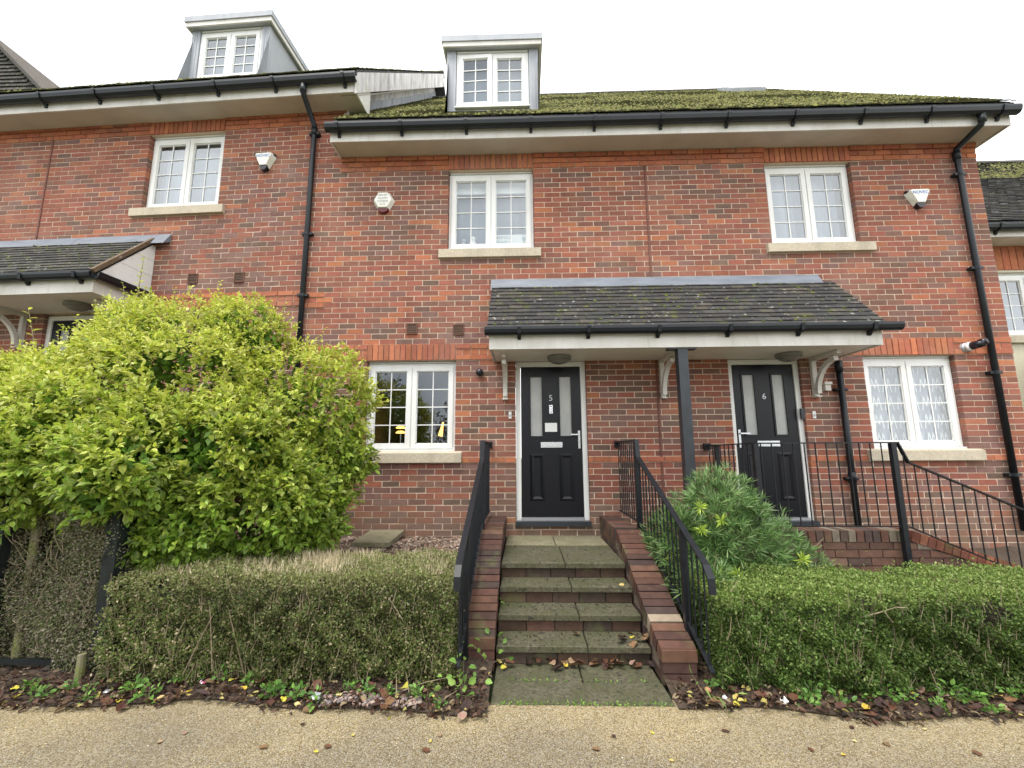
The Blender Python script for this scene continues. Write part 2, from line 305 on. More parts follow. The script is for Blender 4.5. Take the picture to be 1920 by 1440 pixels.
def text_part(name, txt, size, mat, parent, loc):
    me = text_mesh(txt, size, name); me.transform(Matrix.Rotation(math.pi/2, 4, 'X')); return link(name, me, mat, parent, loc)

# ---------------------------------------------------------------- ground
mb = MB(); mb.box((-150, -150, -.4), (150, 150, -.05)); structure('ground', mb, 'grass_ground')
def edge_y(x): return -2.72 + .05*math.sin(x*2.1) + .03*math.sin(x*5.3+1)
mb = MB(); xs = [-14 + i*.25 for i in range(125)]
for a, b in zip(xs[:-1], xs[1:]): mb.face([(a, -9.5, 0), (b, -9.5, 0), (b, edge_y(b)+.12, 0), (a, edge_y(a)+.12, 0)])
structure('path', mb, 'resin_gravel')
def bed_z(x, y):
    t = min(1, max(0, (y+2.75)/2.3)); t = t*t*(3-2*t)
    base = .015 + .52*t
    if x > .9: base = .015 + .40*t
    return base + .012*math.sin(7*x+3*y) + .010*math.sin(17*x-11*y)
def terrain(name, x0, x1):
    mb = MB(); nx = int((x1-x0)/.11); ny = 26
    g = []
    for i in range(nx+1):
        for j in range(ny+1):
            x = x0+(x1-x0)*i/nx; yb = edge_y(x); y = yb + (.3-yb)*j/ny
            mb.v.append((x, y, bed_z(x, y) if j else .012))
    for i in range(nx):
        for j in range(ny):
            k = i*(ny+1)+j; mb.f.append((k, k+ny+1, k+ny+2, k+1)); mb.c.append(None)
    return structure(name, mb, 'soil')
terrain('garden_bed', -12, -.42); terrain('garden_bed', .76, 12)

# ---------------------------------------------------------------- brick walls
PAL = [((.315, .112, .075), 30), ((.275, .100, .070), 24), ((.24, .099, .071), 18), ((.20, .103, .077), 12), ((.21, .112, .094), 11), ((.17, .103, .080), 5), ((.41, .150, .076), 7), ((.36, .132, .077), 8)]
ORANGE = [((.48, .17, .085), 5), ((.43, .145, .078), 5), ((.38, .125, .075), 3)]
def pick(pal):
    c = random.choices([p[0] for p in pal], [p[1] for p in pal])[0]; k = random.uniform(.86, 1.14); return tuple(min(1, x*k*random.uniform(.96, 1.04)) for x in c)
PALN = [(c, w*(2.3 if i in (3, 4, 5) else .8)) for i, (c, w) in enumerate(PAL)]
CACHE = {}
def brick_shared(L, H, D, pal, key):
    """one of 14 shared brick meshes for this size"""
    k = (round(L, 4), round(H, 4), round(D, 4), key, random.randrange(14))
    if k not in CACHE:
        mb = MB(); j = lambda: random.uniform(-.0015, .0015); P = []
        for z in (0, H):
            for (x, y) in ((0, 0), (L, 0), (L, D), (0, D)): P.append((x+j(), y+j()*1.2, z+j()))
        mb.hexa(P, pick(pal)); me = mb.mesh('brick'); CACHE[k] = me
    return CACHE[k]
def sub_spans(a, b, holes):
    out = [(a, b)]
    for h0, h1 in holes:
        nx = []
        for s0, s1 in out:
            if h1 <= s0 or h0 >= s1: nx.append((s0, s1)); continue
            if h0 > s0: nx.append((s0, h0))
            if h1 < s1: nx.append((h1, s1))
        out = nx
    return out
def brick_wall(house, x0, x1, z0, z1, zref, openings, bands, phase=.02, skip=None, party=(False, False), cut=(), mat='brick', focus=None):
    """mortar core with individual bricks; openings = [(x0,x1,z0,z1)], bands = list of dict(z=course bottom, kind)"""
    mb = MB(); zs = sorted({z0, z1} | {o[2] for o in openings if z0 < o[2] < z1} | {o[3] for o in openings if z0 < o[3] < z1})
    for a, b in zip(zs[:-1], zs[1:]):
        for s0, s1 in sub_spans(x0, x1, [(o[0], o[1]) for o in openings if o[2] <= a+1e-6 and o[3] >= b-1e-6]):
            mb.box((s0+(.009 if s0 > x0 else 0), .0035, a), (s1-(.009 if s1 < x1 else 0), .30, b))
    wall = part('wall', mb, 'mortar', house)
    items = []   # (x,y,z,L,H,D,pal,key)
    r0 = math.ceil((z0-zref)/.075 - 1e-6); r1 = int(math.ceil((z1-zref)/.075 - 1e-6))
    for r in range(r0, r1):
        zb = zref + r*.075; zc = zb+.0375
        holes = [(o[0], o[1]) for o in list(openings)+list(cut) if o[2] < zc < o[3]]
        rowk = []
        for bd in bands:
            if bd['z'] <= zc < bd['z']+bd.get('h', .075): 
                if 'x' in bd: holes.append(bd['x'])
                else: rowk.append(bd)
        kind = rowk[0] if rowk else None; pitch = .1125 if kind and kind.get('header') and 'xr' not in kind else .225
        ph = phase + (.1125 if r % 2 else 0)
        for s0, s1 in sub_spans(x0, x1, holes):
            k = math.floor((s0-ph)/pitch); pcs = []
            while True:
                a = max(s0+.003, ph+k*pitch+.0053); b = min(s1-.003, ph+(k+1)*pitch-.0053); k += 1
                if ph+(k-1)*pitch > s1: break
                if s0 == x0 and party[0] or s1 == x1 and party[1]:
                    A0, B0 = ph+(k-1)*pitch+.0053, ph+k*pitch-.0053
                    if s0 == x0 and party[0] and A0 < s0: a = A0; 
                    if s0 == x0 and party[0] and A0 < s0 and (A0+B0)/2 < s0: continue
                    if s1 == x1 and party[1] and B0 > s1: b = B0
                    if s1 == x1 and party[1] and B0 > s1 and (A0+B0)/2 >= s1: continue
                if b-a > .001: pcs.append([a, b])
            if len(pcs) > 1 and pcs[0][1]-pcs[0][0] < .045: pcs[1][0] = pcs[0][0]; pcs.pop(0)
            if len(pcs) > 1 and pcs[-1][1]-pcs[-1][0] < .045: pcs[-2][1] = pcs[-1][1]; pcs.pop()
            if pcs and not (s0 == x0 and party[0]): pcs[0][0] = s0+.003
            if pcs and not (s1 == x1 and party[1]): pcs[-1][1] = s1-.003
            for a, b in pcs:
                kind = next((q for q in rowk if q.get('xr', (-99, 99))[0] <= (a+b)/2 <= q.get('xr', (-99, 99))[1]), None); proud = kind['proud'] if kind else 0
                n = math.sin(a*1.7+zb*2.3)+math.sin(a*.6-zb*1.1+2)
                pal, key = (ORANGE, 'o') if kind else ((PALN, 'n') if n > .9 else (PAL, 'p'))
                full = abs((b-a)-(pitch-.0106)) < 1e-4
                items.append((a+random.uniform(-.002, .002), -proud+random.uniform(-.0015, .0015), zb+.0052+random.uniform(-.0012, .0012), b-a, .0645, .105+proud, pal, key, full))
    for o in [b for b in bands if 'x' in b]:
        xa, xb = o['x']; n = round((xb-xa)/.075); p = (xb-xa)/n
        for i in range(n): items.append((xa+i*p+.004, -o['proud']+random.uniform(-.002, .002), o['z']+.004, p-.011, .217, .105+o['proud'], ORANGE, 's', True))
    fx, fz = focus
    items.sort(key=lambda t: (t[0]+t[3]/2-fx)**2 + (t[2]-fz)**2)
    rest = MB(); cnt = 0
    for (x, y, z, L, H, D, pal, key, full) in items:
        if full and cnt < 300:
            cnt += 1; link('brick', brick_shared(L, H, D, pal, key), mat, wall, (x, y, z))
        else: rest.box((x, y, z), (x+L, y+D, z+H), pick(pal), skip='k')
    o = part('brick', rest, mat, wall); o['kind'] = 'stuff'
    return wall

# ---------------------------------------------------------------- windows and doors
def window(parent, x0, x1, z0, z1, y=.075, name='window', open_left=0, sub=False, rows=4):
    """white casement pair; frame is the part, sashes, panes, bars and vent its sub-parts (siblings when sub is set)"""
    mb = MB(); fw = .045; d = .07; xm = (x0+x1)/2; zt = z1-.035
    mb.box((x0+.002, y, z0), (x0+fw, y+d, zt)); mb.box((x1-fw, y, z0), (x1-.002, y+d, zt))
    mb.box((x0+fw, y+.001, zt-fw), (x1-fw, y+d, zt)); mb.box((x0+fw, y+.001, z0), (x1-fw, y+d, z0+fw)); mb.box((xm-.02, y+.002, z0+fw), (xm+.02, y+d, zt-fw))
    mb.box((x0-.012, y-.045, z0-.001), (x1+.012, y-.002, z0+.022))
    w = part('frame' if sub else name, mb, 'upvc', parent); ch = parent if sub else w
    mb = MB(); mb.box((x0+.004, y+.01, zt+.003), (x1-.004, y+d, z1)); mb.box((x0+.01, y-.014, zt+.012), (x1-.01, y+.008, z1-.006)); part('trickle_vent', mb, 'upvc', ch)
    for i, (a, b) in enumerate(((x0+fw-.006, xm-.008), (xm+.008, x1-fw+.006))):
        za, zb = z0+fw-.006, zt-fw+.006; sw = .058; yo = y-.014
        mats = []
        mb = MB()
        for (p0, p1, q0, q1) in ((a, a+sw, za, zb), (b-sw, b, za, zb), (a+sw, b-sw, za, za+sw), (a+sw, b-sw, zb-sw, zb)):
            mb.box((p0, yo, q0), (p1, yo+.05, q1))
        # chamfered inner bead
        for (p0, p1, q0, q1) in ((a+sw, a+sw+.012, za+sw, zb-sw), (b-sw-.012, b-sw, za+sw, zb-sw), (a+sw, b-sw, za+sw, za+sw+.012), (a+sw, b-sw, zb-sw-.012, zb-sw)):
            mb.box((p0+.001, yo+.014, q0+.001), (p1-.001, yo+.03, q1-.001))
        sash = part('sash', mb, 'upvc', ch); objs = [sash]
        g = sw+.012; mb = MB(); mb.face([(a+g-.004, yo+.028, za+g-.004), (b-g+.004, yo+.028, za+g-.004), (b-g+.004, yo+.028, zb-g+.004), (a+g-.004, yo+.028, zb-g+.004)]); objs.append(part('pane', mb, 'glass', ch))
        xa, xb, ya, yb = a+g, b-g, za+g, zb-g
        mb = MB(); xc = (xa+xb)/2; mb.box((xc-.0065, yo+.018, ya), (xc+.0065, yo+.0255, yb)); objs.append(part('glazing_bar', mb, 'upvc', ch))
        for r in range(1, rows):
            zc = ya+(yb-ya)*r/rows; mb = MB(); mb.box((xa, yo+.0175, zc-.0065), (xb, yo+.025, zc+.0065)); objs.append(part('glazing_bar', mb, 'upvc', ch))
        if i == 0 and open_left:
            piv = Vector((a, yo, 0)); Rm = Matrix.Translation(piv) @ Matrix.Rotation(-open_left, 4, 'Z') @ Matrix.Translation(-piv)
            for o in objs: o.data.transform(Rm)
    return w
def sill(house, x0, x1, z):
    mb = MB(); mb.prism([(-.055, z-.142), (.11, z-.142), (.11, z+.004), (.03, z+.002), (-.055, z-.022)], 'x', x0, x1); return part('sill', mb, 'stone', house)
def room(house, x0, x1, z0, z1, depth, mat='room_wall'):
    mb = MB(); a, b = x0-.35, x1+.35; c, d = z0-.55, z1+.15; y0 = .29
    mb.face([(a, y0+depth, c), (b, y0+depth, c), (b, y0+depth, d), (a, y0+depth, d)])
    mb.face([(a, y0, c), (a, y0+depth, c), (a, y0+depth, d), (a, y0, d)]); mb.face([(b, y0, c), (b, y0, d), (b, y0+depth, d), (b, y0+depth, c)])
    mb.face([(a, y0, c), (b, y0, c), (b, y0+depth, c), (a, y0+depth, c)]); mb.face([(a, y0, d), (a, y0+depth, d), (b, y0+depth, d), (b, y0, d)])
    for s0, s1, q0, q1 in ((a, x0, c, d), (x1, b, c, d), (x0, x1, c, z0), (x0, x1, z1, d)): mb.face([(s0, y0+.02, q0), (s1, y0+.02, q0), (s1, y0+.02, q1), (s0, y0+.02, q1)])
    mb.face([(x0, .15, z0), (x0, y0+.02, z0), (x0, y0+.02, z1), (x0, .15, z1)]); mb.face([(x1, .15, z0), (x1, y0+.02, z0), (x1, y0+.02, z1), (x1, .15, z1)])
    mb.face([(x0, .15, z0), (x1, .15, z0), (x1, y0+.02, z0), (x0, y0+.02, z0)]); mb.face([(x0, .15, z1), (x1, .15, z1), (x1, y0+.02, z1), (x0, y0+.02, z1)])
    return part('room', mb, mat, house)
def curtain(x0, x1, z0, z1, y, label, lace=False, fold=.03, name='net_curtain'):
    n = 64; rows = 10; V = []; mb = MB()
    for i in range(n+1):
        t = i/n; x = x0+(x1-x0)*t
        for j in range(rows+1):
            q = j/rows; z = z0+(z1-z0)*q; mb.v.append((x+.01*math.sin(9*t+3*q), y+fold*math.sin(t*44+1.5*math.sin(2.4*t*6)+.5*q)*(1-.3*q), z))
    for i in range(n):
        for j in range(rows):
            k = i*(rows+1)+j; mb.f.append((k, k+rows+1, k+rows+2, k+1)); mb.c.append(None)
    o = part(name, mb, 'net', None, True); tag(o, label, 'curtain')
    if lace:
        mb = MB(); nz = 5
        for c in range(7):
            xa = x0+(x1-x0)*(c+.15)/7; w = (x1-x0)/7*.7
            for r in range(nz):
                za = z0+(z1-z0)*(r+.1)/nz; h = (z1-z0)/nz*.8
                for (p, q) in (((xa, za), (xa+w*.25, za+h)), ((xa+w*.25, za+h), (xa+w*.5, za+.2*h)), ((xa+w*.5, za+.2*h), (xa+w*.75, za+h)), ((xa+w*.75, za+h), (xa+w, za))):
                    mb.bar((p[0], y-fold-.012, p[1]), (q[0], y-fold-.012, q[1]), .012, .004, up=(0, 1, 0))
        part('lace_pattern', mb, 'white_paper', o)
    return o
def door(house, x0, x1, z0, z1, number, handle_right):
    mb = MB(); y = .05; fw = .062
    mb.box((x0, y, z0+.03), (x0+fw, y+.08, z1)); mb.box((x1-fw, y, z0+.03), (x1, y+.08, z1)); mb.box((x0+fw, y+.001, z1-fw), (x1-fw, y+.08, z1))
    d = part('door', mb, 'upvc', house)
    mb = MB(); mb.box((x0+fw, y-.035, z0+.032), (x1-fw, y+.07, z0+.062)); part('threshold', mb, 'satin_grey', d)
    mb = MB(); mb.box((x0-.01, -.045, z0-.03), (x1+.01, .14, z0+.028)); part('door_step', mb, 'post_metal', d)
    a, b, za, zb = x0+fw+.004, x1-fw-.004, z0+.066, z1-fw-.004; yl = y+.018; w = b-a
    lx = [(a+.125, a+.125+.155), (b-.125-.155, b-.125)]; lz = (za+1.02, zb-.13); px = [(a+.11, a+.30), (b-.30, b-.11)]; pz = (za+.2, za+.80)
    mb = MB()
    xs = sorted({a, b, *[v for p in lx for v in p]})
    for s0, s1 in zip(xs[:-1], xs[1:]):
        if any(abs(s0-p[0]) < 1e-6 for p in lx): mb.box((s0, yl, za), (s1, yl+.044, lz[0])); mb.box((s0, yl, lz[1]), (s1, yl+.044, zb))
        else: mb.box((s0, yl, za), (s1, yl+.044, zb))
    lf = part('leaf', mb, 'door_paint', d)
    for p in lx:
        mb = MB(); mb.box((p[0]+.001, yl+.012, lz[0]+.001), (p[1]-.001, yl+.03, lz[1]-.001)); part('glass_light', mb, 'frosted', d)
        mb = MB(); t = .018
        for (s0, s1, q0, q1) in ((p[0]-t, p[0]+.004, lz[0]-t, lz[1]+t), (p[1]-.004, p[1]+t, lz[0]-t, lz[1]+t), (p[0]+.004, p[1]-.004, lz[0]-t, lz[0]+.004), (p[0]+.004, p[1]-.004, lz[1]-.004, lz[1]+t)):
            mb.box((s0, yl-.012, q0), (s1, yl+.008, q1))
        part('glass_trim', mb, 'door_paint', d)
    for p in px:
        mb = MB(); t = .028; q0, q1 = pz; yo = yl-.012
        o = [(p[0], q0), (p[1], q0), (p[1], q1), (p[0], q1)]; i1 = [(p[0]+t, q0+t), (p[1]-t, q0+t), (p[1]-t, q1-t), (p[0]+t, q1-t)]; i2 = [(p[0]+2*t, q0+2*t), (p[1]-2*t, q0+2*t), (p[1]-2*t, q1-2*t), (p[0]+2*t, q1-2*t)]
        for k in range(4):
            l = (k+1) % 4
            mb.face([(*[o[k][0]], yl-.001, o[k][1]), (o[l][0], yl-.001, o[l][1]), (i1[l][0], yo-.004, i1[l][1]), (i1[k][0], yo-.004, i1[k][1])])
            mb.face([(i1[k][0], yo-.004, i1[k][1]), (i1[l][0], yo-.004, i1[l][1]), (i2[l][0], yl-.002, i2[l][1]), (i2[k][0], yl-.002, i2[k][1])])
        mb.face([(v[0], yl-.002, v[1]) for v in i2]); part('panel', mb, 'door_paint', d)
    xm = (a+b)/2
    mb = MB(); mb.box((xm-.14, yl-.012, za+.875), (xm+.14, yl-.001, za+.945)); mb.box((xm-.115, yl-.019, za+.89), (xm+.115, yl-.012, za+.93)); part('letter_plate', mb, 'chrome', d)
    hx = b-.035 if handle_right else a+.035; s = -1 if handle_right else 1
    mb = MB(); mb.box((hx-.014, yl-.012, za+.86), (hx+.014, yl-.001, za+1.09)); mb.bar((hx, yl-.05, za+1.04), (hx+s*.115, yl-.05, za+1.04), .018, .018); mb.bar((hx, yl-.002, za+1.04), (hx, yl-.058, za+1.04), .018, .018); part('handle', mb, 'chrome', d)
    text_part('numeral', number, .11, 'satin_grey', d, (xm, yl-.004, zb-.42))
    return d, (xm, yl, za, zb)

def gutter(house, x0, x1, yf, zt, mat='black_gutter', brackets=(), stub=True):
    """deep gutter run in front of the fascia at yf, rim height zt"""
    mb = MB(); c = yf-.066; prof = [(c-.062, zt), (c-.064, zt-.03), (c-.052, zt-.075), (c-.02, zt-.10), (c+.025, zt-.10), (c+.055, zt-.07), (c+.062, zt-.02), (c+.062, zt), (c+.052, zt-.012), (c+.04, zt-.06), (c, zt-.085), (c-.04, zt-.06), (c-.054, zt-.012)]
    mb.prism(prof, 'x', x0, x1); g = part('gutter', mb, mat, house)
    for x in brackets:
        mb = MB(); mb.prism([(c-.070, zt-.005), (c-.072, zt-.03), (c-.058, zt-.083), (c-.02, zt-.108), (c+.03, zt-.108), (c+.064, zt-.085), (c+.064, zt-.15), (c+.05, zt-.155), (c+.03, zt-.115), (c-.02, zt-.116), (c-.064, zt-.088), (c-.08, zt-.03), (c-.078, zt-.005)], 'x', x-.02, x+.02); part('gutter_bracket', mb, mat, house)
    return g
def downpipe(house, x, ytop, ztop, z_wall, z_bot, clips, r=.036, yw=-.06, dx=0):
    mb = MB(); mb.tube([(x+dx, ytop, ztop), (x+dx, ytop, ztop-.10), (x+dx*.95, ytop+.02, ztop-.14), (x, yw-.01, z_wall+.05), (x, yw, z_wall), (x, yw, z_bot)], r, 12)
    mb.tube([(x, yw, z_wall+.02), (x, yw, z_wall-.10)], r+.008, 12); mb.tube([(x+dx, ytop, ztop-.01), (x+dx, ytop, ztop-.12)], r+.007, 12)
    p = part('downpipe', mb, 'black_gutter', house, True)
    for z in clips:
        mb = MB(); mb.tube([(x, yw, z+.02), (x, yw, z-.02)], r+.006, 12); mb.box((x-.075, yw-.012, z-.018), (x+.075, .004, z+.018)); part('clip', mb, 'black_gutter', p)
    return p
def vent(house, x, z):
    mb = MB(); s = .062
    mb.box((x-s-.012, -.012, z-s-.012), (x-s, .003, z+s+.012)); mb.box((x+s, -.012, z-s-.012), (x+s+.012, .003, z+s+.012)); mb.box((x-s, -.012, z+s), (x+s, .003, z+s+.012)); mb.box((x-s, -.02, z-s-.014), (x+s, .003, z-s))
    v = part('air_vent', mb, 'terracotta', house)
    for k in range(5):
        zz = z-s+.012+k*.025; mb = MB(); mb.hexa([(x-s, -.010, zz), (x+s, -.010, zz), (x+s, .002, zz+.010), (x-s, .002, zz+.010), (x-s, -.010, zz+.004), (x+s, -.010, zz+.004), (x+s, .002, zz+.014), (x-s, .002, zz+.014)]); part('slat', mb, 'terracotta', v)
    mb = MB(); mb.box((x-s, -.0016, z-s), (x+s, -.001, z+s)); part('backing', mb, 'room_dark', v)

# ---------------------------------------------------------------- roofs
SLOPE = .962
TPAL = [((.054, .051, .048), 6), ((.072, .067, .060), 4), ((.042, .041, .041), 4), ((.085, .076, .064), 1)]
def roof(house, x0, x1, ye, ze, yr, mossy, seed, lo=0.0, tm='mossy_tile'):
    """front slope of plain tiles from the eave (ye,ze) to the ridge yr, back slope as one sheet"""
    rg = np.random.default_rng(seed); zr = ze+(yr-ye)*SLOPE
    mb = MB(); mb.prism([(ye+.02, ze-.05), (yr, zr-.03), (2*yr-ye, ze-.05), (2*yr-ye, ze-.12), (yr, zr-.12), (ye+.05, ze-.10)], 'x', x0+.02, x1-.02); mb.prism([(ye+.014, ze-.06), (ye+.014, ze+.010), (ye+.05, ze+.03), (ye+.05, ze-.06)], 'x', x0+.003, x1-.003)
    for xa in (x0+.002, x1-.019): mb.prism([(ye+.051, ze-.07), (ye+.051, ze+.05), (yr, zr-.001), (yr, zr-.07)], 'x', xa, xa+.017)
    rf = part('roof', mb, 'tile', house)
    at = rf.data.attributes.new('col', 'FLOAT_COLOR', 'FACE'); at.data.foreach_set('color', np.tile([.06, .06, .06, 1], len(rf.data.polygons)).astype(np.float32))
    L = math.hypot(yr-ye, zr-ze); dy, dz = (yr-ye)/L, (zr-ze)/L; ny, nz = -dz, dy
    mb = MB(); nrow = int(L/.10)
    for j in range(nrow):
        s = j*.10; off = (j % 2)*.0825; n = int((x1-x0)/.165)+1
        for i in range(-1, n):
            a = max(x0, x0+i*.165+off+.002); b = min(x1, x0+(i+1)*.165+off-.002)
            if b-a < .04: continue
            l1 = .026+rg.uniform(-.003, .006); l2 = .006; t = .013; c = pick(TPAL); s1 = s+.14
            q = lambda sx, h: (ye+dy*sx+ny*h, ze+dz*sx+nz*h)
            (y0, z0), (y1, z1), (y2, z2) = q(s, l1-t), q(s, l1), q(s1, l2)
            mb.face([(a, y1, z1), (b, y1, z1), (b, y2, z2), (a, y2, z2)], c); mb.face([(a, y0, z0), (b, y0, z0), (b, y1, z1), (a, y1, z1)], c)
    o = part('tile', mb, tm, rf); o['kind'] = 'stuff'
    mb = MB(); mb.prism([(yr-.12, zr-.06), (yr-.06, zr+.03), (yr, zr+.055), (yr+.06, zr+.03), (yr+.12, zr-.06)], 'x', x0, x1, (.07, .066, .06)); part('ridge', mb, 'tile', rf)
    # moss cushions
    n = mossy; P = np.stack([rg.uniform(x0, x1, n), L*(lo+(1-lo)*rg.beta(1.0, 1.25, n))], 1)
    k = np.sin(P[:, 0]*1.9+P[:, 1]*.8)+np.sin(P[:, 0]*.7-P[:, 1]*2.1+1)+rg.normal(size=n)*.8; P = P[k > -.55]; n = len(P)
    r = rg.uniform(.010, .034, n)*rg.uniform(.6, 1.2, n); h = r*rg.uniform(.5, .9, n)
    C = np.array([ye, ze])[None]+P[:, 1:2]*np.array([dy, dz])[None]+np.array([ny, nz])[None]*.018
    V = []; ring = 6
    for q in range(ring):
        t = 2*math.pi*q/ring; rr = r*rg.uniform(.75, 1.2, n)
        V.append(np.stack([P[:, 0]+rr*math.cos(t), C[:, 0]+dy*rr*math.sin(t), C[:, 1]+dz*rr*math.sin(t)], 1))
    V.append(np.stack([P[:, 0], C[:, 0]+ny*h, C[:, 1]+nz*h], 1)); V = np.stack(V, 1).reshape(-1, 3)
    F = (np.arange(n)[:, None, None]*7+np.array([[q, (q+1) % ring, 6] for q in range(ring)])[None]).reshape(-1, 3)
    base = np.array([[.16, .165, .055], [.20, .195, .065], [.12, .13, .045], [.22, .20, .085], [.15, .145, .075]])[rg.integers(0, 5, n)]*rg.uniform(.7, 1.25, (n, 1))
    o = link('moss', np_mesh('moss', V, F, np.repeat(base, 7, 0)), 'moss', rf); o['kind'] = 'stuff'
    return rf
def dormer(house, x0, x1, zb, zt, y, wx0, wx1, wz0, wz1, ye, ze, rx0, rx1, open_left=0):
    """flat roofed dormer: posts and apron in front, cheeks running back into the slope"""
    yb = ye+(zt-ze)/SLOPE+.25
    mb = MB(); mb.box((wx0-.004, y+.001, wz1+.002), (wx1+.004, y+.06, zt-.002)); d = part('dormer', mb, 'lead_pale', house)
    for xa in (x0, x1-.02):
        mb = MB(); mb.prism([(y+.03, zb-.2), (y+.03, zt), (yb, zt), (ye+(zb-.2-ze)/SLOPE, zb-.2)], 'x', xa, xa+.02); part('cheek', mb, 'dormer_cheek', d)
    for a, b in ((x0-.004, wx0-.005), (wx1+.005, x1+.004)):
        mb = MB(); mb.box((a, y-.01, zb-.12), (b, y+.06, zt-.001)); k = 3
        for i in range(1, k): xx = a+(b-a)*i/k; mb.box((xx-.004, y-.016, zb-.12), (xx+.004, y-.0101, zt-.02))
        part('corner_board', mb, 'lead_pale', d)
    mb = MB(); mb.box((wx0-.004, y, zb-.12), (wx1+.004, y+.05, wz0-.03)); part('apron', mb, 'lead_pale', d)
    window(d, wx0, wx1, wz0, wz1, y+.012, sub=True, open_left=open_left)
    yf = y-.10
    mb = MB(); mb.box((rx0+.03, yf+.03, zt), (rx1-.03, yb+.3, zt+.03)); part('soffit', mb, 'dormer_cheek', d)
    mb = MB(); mb.box((rx0+.005, yf+.005, zt-.012), (rx1-.005, yf+.029, zt+.06)); mb.box((rx0+.005, yf+.029, zt-.012), (rx0+.029, yb+.3, zt+.06)); mb.box((rx1-.029, yf+.029, zt-.012), (rx1-.005, yb+.3, zt+.06)); part('fascia', mb, 'fascia', d)
    mb = MB(); mb.box((rx0-.012, yf-.014, zt+.061), (rx1+.012, yb+.3, zt+.155)); part('flat_roof', mb, 'lead_pale', d)
    mb = MB(); mb.face([(wx0, y+.22, wz0-.1), (wx1, y+.22, wz0-.1), (wx1, y+.22, wz1+.1), (wx0, y+.22, wz1+.1)]); part('blind', mb, 'net', d)  # pale sheet added behind the dormer panes to brighten them
    return d
def eaves(house, x0, x1, zs, yf, left_end, right_end, zt):
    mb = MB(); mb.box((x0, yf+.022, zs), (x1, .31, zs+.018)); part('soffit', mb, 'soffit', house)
    mb = MB(); mb.box((x0-.001, yf, zs-.022), (x1+.001, yf+.021, zt)); f = part('fascia', mb, 'fascia', house)
    for e, xx in ((left_end, x0), (right_end, x1)):
        if e:
            mb = MB(); xa, xb = (xx-.022, xx-.0015) if e < 0 else (xx+.0015, xx+.022)
            mb.prism([(yf+.001, zs-.022), (.10, zs-.022), (.10, zs+.48), (yf+.001, zt-.01)], 'x', xa, xb); part('box_end', mb, 'fascia', house)
def upper_band(z, **k): return [dict(z=z, proud=.012, **k), dict(z=z+.075, proud=.014, **k), dict(z=z+.15, proud=.034, h=.12, **k)]
def lower_band(z, **k): return [dict(z=z, proud=.014, **k), dict(z=z+.075, proud=.004, header=True, **k), dict(z=z+.15, proud=.014, **k)]

XB = -2.85; XM = 1.56; XE = 6.12; ZU = 5.575; ZG = 2.80
UH = [(-1.22, -.02), (3.22, 4.40)]; GH = [(-2.27, -1.08), (4.22, 5.38)]; DR = [(-.285, .635), (2.49, 3.41)]
def terrace(xa, xb, i, base, label, focus, phase, party):
    h = thing('terraced_house', label, 'house', ((xa+xb)/2, .1, base), 'terraced houses')
    u, g, d = UH[i], GH[i], DR[i]
    ops = [(u[0], u[1], ZU-1.2, ZU), (g[0], g[1], ZG-1.2, ZG), (d[0], d[1], .70, 2.80)]
    sills = [(-1.335, .075, 4.375), (-2.39, -.985, 1.60)] if i == 0 else [(3.135, 4.555, 4.375), (4.12, 5.515, 1.60)]
    bands = upper_band(ZU, xr=(-2.76, 99))+lower_band(ZG)+[dict(z=1.45, proud=.014)]
    if i == 0: bands += [dict(z=ZG+.75+.075*q, proud=(.014, .004, .014)[q], xr=(-9, -2.88)) for q in range(3)]
    bands += [dict(z=ZU, h=.225, x=u, proud=.02), dict(z=ZG, h=.225, x=g, proud=.02)]
    brick_wall(h, xa, xb, .25, 5.80, ZG, ops, bands, phase=phase, focus=focus, party=party, cut=[(q[0], q[1], q[2]-.15, q[2]) for q in sills])
    for s in sills: sill(h, *s)
    return h, u, g, d

# ================================================================ house with door 5
XP = -3.19
h5, u, g, d = terrace(XP, XM, 0, .25, 'red brick terraced house with black door number 5 in the middle', (-.5, 1.6), .02, (False, True))
window(h5, u[0], u[1], ZU-1.2, ZU); window(h5, g[0], g[1], ZG-1.2, ZG)
room(h5, u[0], u[1], ZU-1.2, ZU, 2.2); room(h5, g[0], g[1], ZG-1.2, ZG, 3.2)
d5, (dxm, dy, dza, dzb) = door(h5, d[0], d[1], .70, 2.77, '5', True)
mb = MB(); 
for s0, s1, q0, q1 in ((dxm-.022, dxm-.013, dzb-.62, dzb-.51), (dxm+.013, dxm+.022, dzb-.62, dzb-.51), (dxm-.013, dxm+.013, dzb-.52, dzb-.51), (dxm-.013, dxm+.013, dzb-.62, dzb-.61)): mb.box((s0, dy-.012, q0), (s1, dy-.001, q1))
mb.box((dxm-.008, dy-.01, dzb-.60), (dxm+.008, dy-.001, dzb-.53)); part('knocker', mb, 'chrome', d5)
roof(h5, XB+.12, XM, -.45, 6.05, 4.5, 17000, 3)
dormer(h5, -1.285, .075, 6.50, 7.59, .05, -1.145, -.062, 6.605, 7.575, -.45, 6.05, -1.345, .135, open_left=.05)
eaves(h5, -2.77, XM, 5.80, -.375, -1, 0, 5.97)
gutter(h5, -2.83, XM, -.375, 5.985, brackets=(-2.66, -1.80, -.92, -.05, .8))
vent(h5, -1.68, 3.24); vent(h5, -1.05, 3.22)
